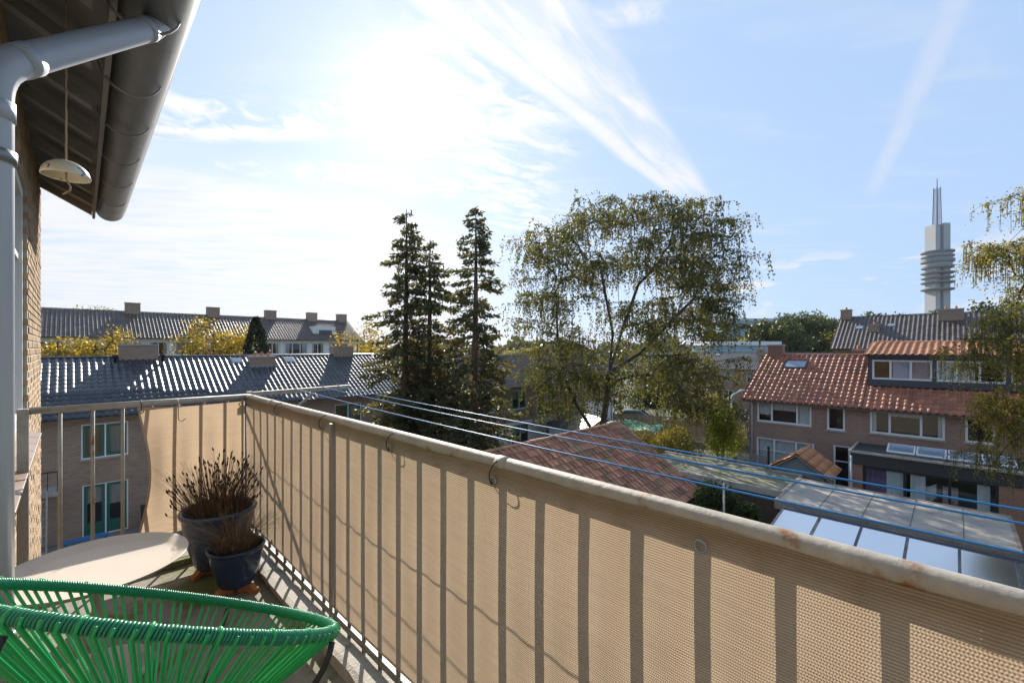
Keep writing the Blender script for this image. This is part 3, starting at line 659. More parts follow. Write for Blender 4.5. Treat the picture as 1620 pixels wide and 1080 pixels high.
mb = MB(); h0, h1 = zpx(356), zpx(297)
for sx, sy in ((-1, -1), (1, -1), (1, 1), (-1, 1)): mb.tube([ftw.p(-.3 + sx * 2.0, sy * 2.0, h0), ftw.p(-.3 + sx * 1.5, sy * 1.5, h1)], .3, 5)
for k in range(16):
    z = h0 + (h1 - h0) * k / 16; z2 = h0 + (h1 - h0) * (k + 1) / 16
    for (u, v) in (((-1, -1), (1, -1)), ((1, -1), (1, 1)), ((1, 1), (-1, 1)), ((-1, 1), (-1, -1))):
        a = 1.95 - .45 * k / 16
        mb.tube([ftw.p(-.3 + u[0] * a, u[1] * a, z), ftw.p(-.3 + v[0] * a, v[1] * a, z2)], .16, 4); mb.tube([ftw.p(-.3 + u[0] * a, u[1] * a, z), ftw.p(-.3 + v[0] * a, v[1] * a, z)], .2, 4)
ms_ = mb.build('lattice_mast', mat('mast_steel', (.16, .2, .3), .6), tw)
MB().tube([ftw.p(-.3, 0, h0), ftw.p(-.3, 0, zpx(283))], [.7, .35], 6).build('antenna', mat('mast_steel', (.16, .2, .3), .6), ms_)

# ------------------------------------------------------------------ own house: wall, window, eaves
WX = -.24
hO = thing('brick_house', 'yellow brick house wall with zinc gutter and soffit beside the balcony', 'house', (-2, 3, 0))
fw_ = Fr((WX, 0, 0), (0, 1, 0), (-1, 0, 0))
WIN = (2.95, 5.4, EYE - .6, EYE + 1.3); ZT = EYE + 1.5
wl = wall_front(Fr((WX - .007, 0, 0), (0, 1, 0), (-1, 0, 0)), -7, 7.69, 0, ZT, [WIN], .3)
wl.add([(WX - .007 - d, y, z) for d in (0, .3) for y, z in ((-7, ZT), (7.69, ZT), (7.69, EYE + 1.93), (-1, EYE + 1.6), (-7, EYE + 1.6))], [(0, 1, 2, 3, 4), (5, 6, 7, 8, 9), (1, 2, 7, 6)]); wl.box(-9, WX - .3, 7.45, 7.69, 0, ZT); wl.box(-9, WX - .3, -7, -6.7, 0, ZT); wl.box(-9, -8.7, -6.7, 7.45, 0, ZT)
wo_ = wl.build('wall', mortar_m, hO)
bm = MB().box(-.105, .105, -.1, 0, -.026, .026)   # brick: along, depth, height
bme = bpy.data.meshes.new('brick')
def brick_mesh(half):
    L = .05 if half else .105; b = .004
    vs = [(-L, 0 - b, -.026), (L, 0 - b, -.026), (L, 0 - b, .026), (-L, 0 - b, .026), (-L + b, 0, -.026 + b), (L - b, 0, -.026 + b), (L - b, 0, .026 - b), (-L + b, 0, .026 - b), (-L, -.09, -.026), (L, -.09, -.026), (L, -.09, .026), (-L, -.09, .026)]
    fs = [(4, 5, 6, 7), (0, 1, 5, 4), (1, 2, 6, 5), (2, 3, 7, 6), (3, 0, 4, 7), (8, 9, 1, 0), (9, 10, 2, 1), (10, 11, 3, 2), (11, 8, 0, 3)]
    me = bpy.data.meshes.new('brick'); me.from_pydata(vs, [], fs); _finish(me, brick_own, False); return me
BM = {0: brick_mesh(0), 1: brick_mesh(1)}
bl_ = []
nz = 0; z = 4.9
while z < EYE + 1.9:
    y = 7.7 - (.105 if nz % 2 == 0 else .05); first = True
    while y > 2.3:
        half = (nz % 2 == 1 and first); L = .05 if half else .105
        inside = WIN[0] - .06 < y < WIN[1] + .06 and WIN[2] - .1 < z < WIN[3] + .03
        if not inside and z < EYE + 1.92 + .038 * (y - 7.7):
            for d in range(1):
                M = Matrix(((0, 1, 0, WX + random.uniform(-.003, .002)), (1, 0, 0, y), (0, 0, 1, z + random.uniform(-.001, .001)), (0, 0, 0, 1))) @ Matrix.Rotation(random.uniform(-.008, .008), 4, 'Z')
                bl_.append((half, M))
        y -= (.105 + .105 + .011) if not half else (.05 + .105 + .011); first = False
    z += .0625; nz += 1
vis = lambda M: M.translation.y > 3.3
bl_.sort(key=lambda e: ((0 if vis(e[1]) else 1), (e[1].translation - cam.location).length))
for half, M in bl_[:300]:
    o = bpy.data.objects.new('brick', BM[half]); link(o, wo_); o.matrix_basis = M
vs = []; fs = []
for half, M in bl_[300:]:
    me = BM[half]; k = len(vs); vs += [tuple(M @ v.co) for v in me.vertices]; fs += [tuple(i + k for i in p.vertices) for p in me.polygons]
me = bpy.data.meshes.new('brick_field'); me.from_pydata(vs, [], fs); _finish(me, brick_own, False); o = bpy.data.objects.new('brick_field', me); link(o, wo_); o['kind'] = 'stuff'
window(fw_, hO, *WIN, (.34, .67), (.7,), fw=.075, curtain=[(0, .12, lace, 0)], room=2.0, sill=False)
for k in range(8):
    a = WIN[0] - .05 + k * .32; mb = MB(); z0 = WIN[2] - .1
    mb.hexa([(WX - .1, a, z0), (WX + .07, a, z0 - .05), (WX + .07, a + .312, z0 - .05), (WX - .1, a + .312, z0), (WX - .1, a, z0 + .035), (WX + .075, a, z0 - .015), (WX + .075, a + .312, z0 - .015), (WX - .1, a + .312, z0 + .035)])
    mb.build('sill_tile', sill_tile, wo_, bevel=.004)
# eaves: sloping soffit, rafters, fascia, roof above
SZ = lambda x: EYE + 1.96 - (x - WX) * (.25 / .46)
mb = MB(); mb.hexa([(WX - 4, -7.2, SZ(WX - 4)), (.21, -7.2, SZ(.21)), (.21, 7.72, SZ(.21)), (WX - 4, 7.72, SZ(WX - 4)), (WX - 4, -7.2, SZ(WX - 4) + .12), (.3, -7.2, SZ(.3) + .12), (.3, 7.72, SZ(.3) + .12), (WX - 4, 7.72, SZ(WX - 4) + .12)])
mb.hexa([(-9.2, -7.2, EYE + 2), (WX - 4.01, -7.2, SZ(WX - 4.01)), (WX - 4.01, 7.72, SZ(WX - 4.01)), (-9.2, 7.72, EYE + 2), (-9.2, -7.2, EYE + 2.12), (WX - 4.01, -7.2, SZ(WX - 4) + .12), (WX - 4.01, 7.72, SZ(WX - 4) + .12), (-9.2, 7.72, EYE + 2.12)])
roofO = mb.build('roof', soffit_m, hO)
for k in range(19):
    y = 7.55 - k * .62; mb = MB(); h = .075
    mb.hexa([(WX - .02, y - .04, SZ(WX - .02) - h), (.2, y - .04, SZ(.2) - h), (.2, y + .04, SZ(.2) - h), (WX - .02, y + .04, SZ(WX - .02) - h), (WX - .02, y - .04, SZ(WX - .02)), (.2, y - .04, SZ(.2)), (.2, y + .04, SZ(.2)), (WX - .02, y + .04, SZ(WX - .02))])
    mb.build('rafter', board_m, roofO)
mb = MB().box(.202, .228, -7.2, 7.7, EYE + 1.63, EYE + 1.86); mb.build('fascia', board_m, roofO)
n = 41; vs = []; fs = []; GC = (.368, EYE + 1.79); GR = .142
for y in (-7.2, 7.74):
    for i in range(n): t = math.pi * (1 + i / (n - 1)); vs.append((GC[0] + GR * math.cos(t), y, GC[1] + GR * 1.05 * math.sin(t)))
for i in range(n - 1): fs.append((i, i + 1, n + i + 1, n + i))
gt_end = [vs[n:]]
gt = MB().add(vs, fs).build('gutter', zinc, hO, True); sm = gt.modifiers.new('s', 'SOLIDIFY'); sm.thickness = .004
MB().add(gt_end[0], [tuple(range(n))]).build('end_cap', zinc, gt)
MB().tube([(GC[0] + GR, -7.2, GC[1]), (GC[0] + GR, 7.75, GC[1])], .013, 8).build('gutter_bead', zinc, gt, True)
for y in (1.2, 1.9, 2.62, 3.4, 4.15, 4.95, 5.8, 6.75):
    mb = MB(); vs = []; fs = []; m_ = 13
    for yy in (y - .011, y + .011):
        for i in range(m_): t = math.pi * (1 + i / (m_ - 1)); vs.append((GC[0] + (GR + .006) * math.cos(t), yy, GC[1] + (GR * 1.05 + .006) * math.sin(t)))
    for i in range(m_ - 1): fs.append((i, i + 1, m_ + i + 1, m_ + i))
    o = mb.add(vs, fs).build('bracket', zinc, gt, True); sm = o.modifiers.new('s', 'SOLIDIFY'); sm.thickness = .006; sm.offset = 1
for ob in [roofO, gt] + list(roofO.children) + list(gt.children):      # the eave is not quite parallel to the balcony
    for v in ob.data.vertices: d_ = max(v.co.y, -1) - 7.7; v.co.x += .026 * d_; v.co.z += .038 * d_
PX, PY, PR = -.178, 2.2, .05
def arc(p0, p1, p2, n=7): return [((1 - t) ** 2) * Vector(p0) + 2 * t * (1 - t) * Vector(p1) + t * t * Vector(p2) for t in [i / n for i in range(n + 1)]]
O1 = Vector((.31, 2.70, EYE + 1.55)); O2 = Vector((PX, PY, EYE + .9)); dd_ = (O2 - O1).normalized()
path = [(.31, 2.70, EYE + 1.68)] + arc(O1 + Vector((0, 0, .09)), O1, O1 + dd_ * .09) + arc(O2 - dd_ * .09, O2, O2 - Vector((0, 0, .09))) + [(PX, PY, FLOOR)]
dp = MB().tube(path, PR, 20).build('downpipe', pvc, hO, True)
for a, b in ((O1 + dd_ * .1, O1 + dd_ * .15), (O2 - dd_ * .16, O2 - dd_ * .1), (O2 - Vector((0, 0, .1)), O2 - Vector((0, 0, .16)))): MB().tube([a, b], PR + .004, 20).build('pipe_joint', pvc, dp, True)
for z in (EYE + .62, EYE - .95):
    MB().lathe([(PR, z - .02), (PR + .007, z - .02), (PR + .007, z + .02), (PR, z + .02)], (PX, PY, 0), 20).build('pipe_clamp', zinc, dp, True)
    MB().bar((PX - .05, PY, z), (WX - .02, PY, z), .02, .02).build('clamp_bolt', zinc, dp)

# ------------------------------------------------------------------ balcony slab and kerb
slab_m = mat('mossy_screed', (.24, .225, .19), .85, 0, .3, 9, (.12, .125, .035), .47, .62, 2.3, bump=.5, bscale=60)
bal = thing('balcony', 'concrete balcony floor with weathered kerb and green moss', 'balcony', (.4, 0, FLOOR))
MB().box(WX + .002, 1.06, -3, 3.92, FLOOR - .2, FLOOR).build('slab', slab_m, bal)
k1 = MB(); n = 60; vs = []; fs = []
for i in range(n + 1):                                        # kerb with chipped, uneven edges
    y = -3 + 6.62 * i / n; j = lambda s_: random.uniform(-s_, s_)
    vs += [(.845 + j(.006), y, FLOOR + .001), (.842 + j(.01), y, FLOOR + .05 + j(.006)), (.865 + j(.006), y, FLOOR + .056 + j(.004)), (.985 + j(.006), y, FLOOR + .05 + j(.004)), (1.0, y, FLOOR + .001)]
for i in range(n):
    for a in range(4): fs.append((5 * i + a, 5 * i + 5 + a, 5 * i + 6 + a, 5 * i + 1 + a))
k1.add(vs, fs).build('kerb', concrete, bal)
MB().box(WX + .01, 1.0, 3.62, 3.68, FLOOR + .001, FLOOR + .04).build('kerb', mat('mossy_kerb', (.3, .28, .2), .9, 0, .3, 12, (.13, .15, .03), .42, .58, 4, bump=.6, bscale=60), bal, bevel=.008)
MB().box(.985, 1.075, -3, 3.93, FLOOR - .19, FLOOR + .012).build('edge_strip', black, bal)

# ------------------------------------------------------------------ railing
rl = thing('balcony_railing', 'galvanised steel balcony railing with round handrail and thin vertical bars', 'railing', (.95, 1, FLOOR))
RX, RY, RT = .952, 3.757, .024
MB().tube([(RX, y, RAIL - RT + .004 * math.sin(y * 1.3)) for y in np.linspace(-3, RY, 40)], RT, 16).build('handrail', galv, rl, True)
MB().tube([(-.186, RY + .03, RAIL - RT), (RX, RY, RAIL - RT)], RT * .86, 14).build('handrail', galv, rl, True)
MB().box(-.212, -.165, RY - .01, RY + .037, FLOOR, RAIL - .008).build('post', galv, rl, bevel=.003)
for y in (3.735, 2.165, -.96): MB().box(RX - .05, RX - .04, y - .011, y + .011, FLOOR + .052, RAIL - .03).build('post', galv_dull, rl)
y = -2.586
while y < 3.7:
    MB().tube([(RX + .002, y, FLOOR + .04), (RX + .002, y, RAIL - RT)], .0095, 8).build('baluster', galv_dull, rl, True); y += .15
for x in (-.04, .102, .242, .385, .53, .675, .82): MB().tube([(x, RY + .025, FLOOR + .1), (x, RY + .025, RAIL - RT)], .0095, 8).build('baluster', galv, rl, True)
MB().bar((RX, -3, FLOOR + .085), (RX, RY, FLOOR + .085), .01, .035).build('bottom_rail', galv_dull, rl)
MB().bar((-.186, RY + .025, FLOOR + .1), (RX, RY + .025, FLOOR + .1), .01, .035).build('bottom_rail', galv_dull, rl)
for y in (3.2, .99): MB().tube([(RX, y - .02, RAIL - RT + .004 * math.sin(y * 1.3)), (RX, y + .02, RAIL - RT + .004 * math.sin(y * 1.3))], RT + .0025, 16).build('rail_sleeve', galv, rl, True)

# ------------------------------------------------------------------ woven privacy screens
def fabric():
    m = bpy.data.materials.new('woven_screen'); m.use_nodes = True; t = m.node_tree; X.t = t
    out = t.nodes['Material Output']; t.nodes.remove(t.nodes['Principled BSDF'])
    g = t.nodes.new('ShaderNodeNewGeometry'); x, y, z = sep(g.outputs['Position'])
    rows = ((z * (2 * math.pi / .0058)).op('SINE') * .5 + .5)
    cols = (((x + y) * (2 * math.pi / .0048) + (z * (math.pi / .0058)).op('SINE') * 1.5).op('SINE') * .5 + .5)
    n = noise(g.outputs['Position'], 3.2, 5, .6); n2 = noise(comb((x + y) * 2, 0, z * 22), 3, 4, .5)
    hole = rows.step(.72, .95) * cols.step(.45, .9)
    val = (.62 + rows * .42 + cols * .06) * (.72 + n * .3 + n2 * .28)
    stain = n.step(.62, .75) * (1 - (z - FLOOR).step(.25, .55))
    cm = t.nodes.new('ShaderNodeMix'); cm.data_type = 'RGBA'; cm.inputs[6].default_value = (.54, .41, .285, 1); cm.inputs[7].default_value = (.27, .26, .1, 1)
    t.links.new(stain.k, cm.inputs[0])
    vm = t.nodes.new('ShaderNodeVectorMath'); vm.operation = 'SCALE'; t.links.new(cm.outputs[2], vm.inputs[0]); t.links.new(val.k, vm.inputs['Scale'])
    d = t.nodes.new('ShaderNodeBsdfDiffuse'); tr = t.nodes.new('ShaderNodeBsdfTranslucent'); tp = t.nodes.new('ShaderNodeBsdfTransparent')
    t.links.new(vm.outputs[0], d.inputs[0]); t.links.new(vm.outputs[0], tr.inputs[0])
    bn = t.nodes.new('ShaderNodeBump'); bn.inputs['Strength'].default_value = .5; bn.inputs['Distance'].default_value = .002
    t.links.new((rows + cols * .5).k, bn.inputs['Height']); t.links.new(bn.outputs[0], d.inputs['Normal']); t.links.new(bn.outputs[0], tr.inputs['Normal'])
    a = t.nodes.new('ShaderNodeMixShader'); a.inputs[0].default_value = .56; t.links.new(d.outputs[0], a.inputs[1]); t.links.new(tr.outputs[0], a.inputs[2])
    b = t.nodes.new('ShaderNodeMixShader'); t.links.new((hole * .15).k, b.inputs[0]); t.links.new(a.outputs[0], b.inputs[1]); t.links.new(tp.outputs[0], b.inputs[2])
    t.links.new(b.outputs[0], out.inputs[0]); return m
fab = fabric()
ph = [random.uniform(0, 6.28) for _ in range(8)]
TIES = [-1.8, -1.0, -.25, .37, 1.0, 1.62, 2.3, 3.0, 3.62]
def screen_long():
    ny, nz_ = 260, 26; vs = []; fs = []
    for i in range(ny + 1):
        y = -3 + 6.7 * i / ny
        d = min(abs(y - t) for t in TIES); zt = RAIL - .024 - .008 * min(1, d / .3) ** 1.5; zb = FLOOR + .175 + .012 * math.sin(y * 2.1)
        for j in range(nz_ + 1):
            v = j / nz_; z = zb + (zt - zb) * v
            bulge = .006 * math.sin(y * 2 * math.pi / .15) * (1 - (2 * v - 1) ** 2) + .008 * math.sin(y * 2.3 + ph[0] + v * 2) * math.sin(v * 3.14) + .004 * math.sin(y * 5 + v * 9 + ph[1])
            vs.append((RX - .027 + bulge * .4, y, z + .004 * math.sin(y * 3 + ph[2])))
    for i in range(ny):
        for j in range(nz_): a = i * (nz_ + 1) + j; fs.append((a, a + nz_ + 1, a + nz_ + 2, a + 1))
    return MB().add(vs, fs)
sc = thing('privacy_screen', 'long beige woven balcony screen tied along the round handrail', 'screen', (RX - .03, 1, FLOOR + .17), 'woven balcony screens')
screen_long().build('fabric', fab, sc, True)
hem = mat('screen_hem', (.42, .32, .21), .9, 0, .15, 30)
MB().tube([(RX - .03, y, FLOOR + .178 + .012 * math.sin(y * 2.1) + .004 * math.sin(y * 3 + ph[2])) for y in np.linspace(-3, 3.7, 90)], .004, 5).build('hem', hem, sc, True)
for y in TIES:
    z = RAIL - .066
    MB().torus((RX - .034, y, z), (1, 0, 0), .012, .0035, 16, 6).build('eyelet', zinc, sc, True)
    if abs(y - .37) > .1: MB().torus((RX - .008, y, RAIL - .045), (0, 1, .1), .042, .0022, 22, 5).build('cable_tie', black, sc, True)
for y in (-.4, .5, 1.35, 2.2, 3.1, 3.6): MB().torus((RX - .034, y, FLOOR + .2), (1, 0, 0), .01, .003, 14, 6).build('eyelet', zinc, sc, True)
s2 = thing('privacy_screen', 'short beige woven balcony screen with curved free edge behind the pots', 'screen', (.65, RY, FLOOR + .2), 'woven balcony screens')
vs = []; fs = []; nx, nz_ = 60, 30
for i in range(nx + 1):
    for j in range(nz_ + 1):
        u, v = i / nx, j / nz_
        x0 = .315 + .055 * math.sin(math.pi * v) ** 1.2; x = x0 + (.925 - x0) * u
        z = FLOOR + .2 + (RAIL - .05 - FLOOR - .2) * v - .012 * math.sin(math.pi * u) * (v > .97) + .012 * (1 - u) * (v - .5)
        yy = RY - .012 + .006 * math.sin(x * 43 + 1) * math.sin(math.pi * v) - .05 * (1 - u) ** 6 * math.sin(math.pi * v)
        vs.append((x, yy, z))
for i in range(nx):
    for j in range(nz_): a = i * (nz_ + 1) + j; fs.append((a, a + nz_ + 1, a + nz_ + 2, a + 1))
MB().add(vs, fs).build('fabric', fab, s2, True)
MB().tube([vs[j] for j in range(nz_ + 1)], .006, 6).build('hem', hem, s2, True)
for x, z in ((.33, RAIL - .07), (.895, RAIL - .075), (.335, FLOOR + .225)): MB().torus((x, RY - .024, z), (0, 1, 0), .011, .0035, 16, 6).build('eyelet', zinc, s2, True)
MB().torus((.33, RY + .012, RAIL - .04), (1, 0, 0), .04, .0025, 20, 5).build('cable_tie', black, s2, True)
hk = MB().tube([(.52, RY - .03, RAIL - .01), (.52, RY - .045, RAIL - .03), (.52, RY - .045, RAIL - .13), (.525, RY - .045, RAIL - .15), (.545, RY - .045, RAIL - .155), (.56, RY - .045, RAIL - .14)], .003, 6).build('wire_hook', galv, None, True)
top(hk, 'thin wire hook hanging from the handrail over the short screen', 'hook')

# ------------------------------------------------------------------ clothes line
cl = thing('clothes_line', 'blue clothes lines stretched on a steel arm outside the railing', 'clothes line', (1.4, 3.9, RAIL - .1))
for y in (3.9, -2.6):
    MB().bar((RX + .03, y, RAIL - .022), (1.8, y, RAIL - .012), .035, .035).build('arm', galv, cl, bevel=.003)
    MB().box(RX + .026, RX + .06, y - .02, y + .02, RAIL - .045, RAIL + .0).build('arm_bracket', galv_dull, cl)
    MB().bar((RX + .05, y, RAIL - .45), (1.5, y, RAIL - .03), .02, .02).build('brace', galv_dull, cl)
for x in (1.34, 1.565, 1.7):
    MB().tube([(x, 3.9 - 6.5 * t, RAIL - .002 - .035 * t - .18 * t * (1 - t)) for t in np.linspace(0, 1, 40)], .0034, 6).build('line', blue_line, cl, True)
    for y in (3.9, -2.6): MB().torus((x, y, RAIL - .0), (1, 0, 0), .012, .003, 12, 5).build('line_eye', galv, cl, True)

# ------------------------------------------------------------------ hanging bowl
BX, BY, BZ = -.012, 3.0, EYE + .815
hb = thing('hanging_bowl', 'upturned painted ceramic bowl hanging on a rope under the eaves', 'hanging bowl', (BX, BY, BZ))
prof = [(.004, .078)] + [(.088 * math.sin(a), .078 * math.cos(a)) for a in np.linspace(.12, math.pi / 2, 12)] + [(.085, -.001)] + [(.082 * math.sin(a), .072 * math.cos(a)) for a in np.linspace(math.pi / 2, .05, 10)]
bo = MB().lathe(prof, (BX, BY, BZ), 40).build('bowl', ceramic, hb, True); bo.rotation_euler = (0, 0, 0)
MB().tube([(BX + .0006 * math.sin(t * 50), BY, BZ + .07 + (SZ(BX) - .18 - BZ - .07) * t) for t in np.linspace(0, 1, 30)], .004, 6).build('rope', rope_m, hb, True)
MB().tube([(BX, BY, BZ + .08), (BX, BY, BZ - .01), (BX + .015, BY, BZ - .04), (BX + .015, BY, BZ - .06), (BX - .01, BY, BZ - .085)], .004, 6).build('rope_tail', rope_m, hb, True)

# ------------------------------------------------------------------ tray table
TC = (.088, 2.675); TZ = EYE - .95
tt = thing('tray_table', 'round beige tray table with raised rim on a single foot', 'table', (TC[0], TC[1], FLOOR))
MB().lathe([(.001, -.03), (.26, -.03), (.29, -.024), (.322, 0), (.325, .003), (.32, .003), (.286, -.018), (.255, -.022), (.001, -.022)], (*TC, TZ), 96).build('tray', plastic_beige, tt, True)
MB().lathe([(.035, FLOOR + .012), (.022, FLOOR + .04), (.02, TZ - .06), (.06, TZ - .031)], (*TC, 0), 24).build('leg', plastic_beige, tt, True)
MB().lathe([(.001, FLOOR + .001), (.2, FLOOR + .001), (.2, FLOOR + .008), (.001, FLOOR + .014)], (*TC, 0), 48).build('base', plastic_beige, tt, True)

# ------------------------------------------------------------------ cord chair
C = Vector((.157, 1.369, EYE - .634)); phi, tilt = -1.039, .522; ra, rb_ = .419, .388
U = Vector((math.cos(phi), math.sin(phi), 0)); V = Vector((-math.sin(phi) * math.cos(tilt), math.cos(phi) * math.cos(tilt), -math.sin(tilt))); NN = U.cross(V).normalized()
if NN.z < 0: NN = -NN
ring = lambda t: C + U * (ra * math.cos(t)) + V * (rb_ * math.sin(t))
ch = thing('cord_chair', 'round green cord lounge chair on thin black steel legs', 'chair', (C.x, C.y, FLOOR))
rim = MB().tube([ring(2 * math.pi * i / 120) for i in range(121)], .0095, 10, False).build('rim', black, ch, True)
turns = 400; pts = []
for i in range(turns * 10 + 1):
    t = 2 * math.pi * i / (turns * 10); a = 2 * math.pi * i / 10
    o_ = (ring(t) - C).normalized(); pts.append(ring(t) + (o_ * math.cos(a) + NN * math.sin(a)) * (.0115 + .0006 * math.sin(t * 37) * math.sin(t * 91)))
MB().tube(pts, .0033, 5).build('rim_wrapping', wrap_green, rim, True)
HC = C + Vector((-.02, .02, -.37)); hub_r = .07
MB().torus(HC, NN, hub_r, .008, 28, 8).build('hub_ring', black, ch, True)
nc = 96
for i in range(nc):
    t = 2 * math.pi * (i + random.uniform(-.18, .18)) / nc; p = ring(t); o_ = (p - C).normalized()
    hq = HC + (U * math.cos(t + .12) + V * math.sin(t + .12)) * hub_r
    pts = [p + NN * .018, p + o_ * .016, p - NN * .022 + o_ * .004]
    mid = p * .5 + hq * .5 - Vector((0, 0, .012)) + Vector((random.uniform(-.004, .004), random.uniform(-.004, .004), 0))
    over = [p + NN * .0125 - o_ * .004, p + NN * .013 + o_ * .004] if i % 4 == 0 else []
    MB().tube(over + [p + NN * .003 + o_ * .0142, p - NN * .01 + o_ * .011, mid, hq], .0036, 6).build('cord', cord_green, ch, True)
for t in (.32, 1.9, 3.5, 5.0):
    p = ring(t); o_ = (p - C); o_.z = 0; o_.normalize()
    ft = Vector((C.x + o_.x * .30, C.y + o_.y * .30, FLOOR + .008))
    MB().tube(arc(p - NN * .02 + o_ * .012, p - NN * .12 + o_ * .03, HC + o_ * .2 - Vector((0, 0, .02)), 8) + arc(HC + o_ * .2 - Vector((0, 0, .02)), HC + o_ * .12 - Vector((0, 0, .08)), ft, 8)[1:], .0075, 8).build('leg', black, ch, True)

# ------------------------------------------------------------------ pots
def pot(name, label, cx, cy, r, h, m, plant):
    z0 = FLOOR + .046
    t = thing(name, label, 'plant pot', (cx, cy, z0))
    prof = [(.001, 0), (r * .58, 0), (r * .62, h * .04), (r * .78, h * .35), (r * .9, h * .68), (r * .93, h * .84), (r * .92, h * .88), (r * 1.0, h * .92), (r * 1.02, h * .97), (r * .98, h), (r * .9, h * .985), (r * .86, h * .86), (r * .8, h * .8)]
    MB().lathe(prof, (cx, cy, z0), 44).build('pot', m, t, True)
    MB().lathe([(r * .86, h * .86), (r * .5, h * .9), (.001, h * .93)], (cx, cy, z0), 24).build('soil', soil, t, True)
    plant(t, cx, cy, z0 + h * .88, r)
    return t
stem_m = mat('dry_stem', (.13, .085, .05), .9, 0, .3, 20, rand=.4); head_m = mat('seed_head', (.07, .042, .026), .95, 0, .3, 20, rand=.3)
def blades(N, cx, cy, z, r, hmin, hmax, lean, droop, wd):
    out = []
    for _ in range(N):
        a = random.uniform(0, 6.283); rr = r * .75 * math.sqrt(random.random()); b = a + random.uniform(-.7, .7)
        p = Vector((cx + rr * math.cos(a), cy + rr * math.sin(a), z - .02)); L = random.uniform(hmin, hmax); ln = random.uniform(.1, lean); dv = Vector((math.cos(b), math.sin(b), 0))
        side = Vector((-math.sin(b + random.uniform(-1, 1)), math.cos(b), 0)) * wd; prev = p; n = 5
        for k in range(1, n + 1):
            u = k / n; q = p + dv * (L * ln * u ** 1.4) + Vector((0, 0, L * (u - droop * random.uniform(.6, 1.2) * u * u)))
            w0, w1 = 1 - (k - 1) / n * .7, 1 - u * .7
            out.append([prev - side * w0, prev + side * w0, q + side * w1, q - side * w1]); prev = q
    return np.array([[tuple(v) for v in qd] for qd in out])
def plant_heads(t, cx, cy, z, r):
    quads_obj('stems', blades(620, cx, cy, z, r, .14, .4, .8, .1, .0014), stem_m, t)
    mb = MB()
    for _ in range(230):
        a = random.uniform(0, 6.283); rr = r * 1.25 * random.random() ** .6; h = random.uniform(.1, .4) * (1.15 - .35 * rr / r)
        p = Vector((cx + rr * 1.05 * math.cos(a), cy + rr * 1.05 * math.sin(a), z + h)); d = Vector((math.cos(a) * .4, math.sin(a) * .4, 1)).normalized() * .018
        mb.tube([p - d * .7, p, p + d * .8], [.002, .0055, .0015], 5)
        mb.tube([(cx + rr * .45 * math.cos(a), cy + rr * .45 * math.sin(a), z - .01), p - d * .7], .0012, 3, False)
    mb.build('seed_heads', head_m, t)
    quads_obj('leaves', blades(70, cx - .03, cy - .06, z, r * .7, .03, .08, .9, .3, .004), leaf_mat('weed', [(.05, .09, .02), (.1, .16, .04)]), t)
def plant_grass(t, cx, cy, z, r):
    quads_obj('dry_grass', blades(520, cx, cy, z, r * .85, .14, .4, 1.0, .4, .0016), mat('dry_grass', (.17, .115, .07), .9, 0, .3, 20, rand=.5), t)
    quads_obj('dead_leaves', blades(160, cx, cy, z, r * .95, .04, .12, 1.3, .6, .003), head_m, t)
pot('potted_plant', 'large grey-blue glazed pot of dry stems with dark seed heads, in the balcony corner', .69, 3.40, .215, .36, greyglaze, plant_heads)
pot('potted_plant', 'smaller deep blue glazed pot of withered grass standing before the larger pot', .705, 3.03, .15, .225, blueglaze, plant_grass)
def foot(x, y, ang, label):
    vs = [(-.05, 0), (-.05, .022), (-.032, .045), (.03, .045), (.04, .03), (.062, .022), (.065, 0), (.03, 0), (.02, .014), (-.01, .014), (-.02, 0)]
    ca, sa = math.cos(ang), math.sin(ang); mb = MB(); P = []
    for sgn in (-.02, .02):
        for (u, zz_) in vs: P.append((x + u * ca - sgn * sa, y + u * sa + sgn * ca, FLOOR + .001 + zz_))
    n = len(vs); mb.add(P, [tuple(range(n)), tuple(range(n, 2 * n))] + [(i, (i + 1) % n, n + (i + 1) % n, n + i) for i in range(n)])
    top(mb.build('pot_foot', terracotta, None, bevel=.003), label, 'pot foot', 'terracotta pot feet')
for (cx, cy, r, nm) in ((.69, 3.40, .1, 'the large grey-blue pot'), (.705, 3.03, .078, 'the small blue pot')):
    for k, a in enumerate((3.5, 5.3, 1.6)): foot(cx + r * math.cos(a), cy + r * math.sin(a), a, 'terracotta pot foot holding up ' + nm)

# ------------------------------------------------------------------ garden buildings
# garage with mossy red tiles (ridge along X)
gx0, gx1, gR, gE, gb, zr, ze = 5.0, 18.0, 10.95, 7.2, 14.7, 4.28, 1.98
ga = thing('garage', 'low garage with weathered mossy red tile roof below the balcony', 'garage', (12, 11, 0))
fg = Fr((0, gE + .25, 0), (1, 0, 0), (0, 1, 0))
wall_front(fg, gx0 + .2, gx1 - .25, 0, ze + .05, []).build('wall', brick_red, ga)
gable(fg, ga, gx1 - .45, .26, gR - gE - .25, gb - gE - .5, 0, ze + .1, zr - .1, brick_red); gable(fg, ga, gx0 + .2, .26, gR - gE - .25, gb - gE - .5, 0, ze + .1, zr - .1, brick_red)
rg = roof_pair(Fr((0, gE, 0), (1, 0, 0), (0, 1, 0)), ga, gx0, gx1, 0, gR - gE, gb - gE, ze, zr, wood_dark, .0)
sl_ = (zr - ze) / (gR - gE)
lay_tiles(rg, T_old, (gx0, gE - .08, ze - .08 * sl_ + .01), (1, 0, 0), (0, gR - gE, zr - ze), gx1 - gx0, 4.45, 300, jitter=.014)
ridge_tiles(Fr((0, gE, 0), (1, 0, 0), (0, 1, 0)), rg, gx0, gx1, gR - gE, zr + .03, tile_old)
mb = MB(); mb.bar((gx1 + .02, gE - .1, ze - .1), (gx1 + .02, gR, zr - .05), .03, .18); mb.build('barge_board', concrete, rg)
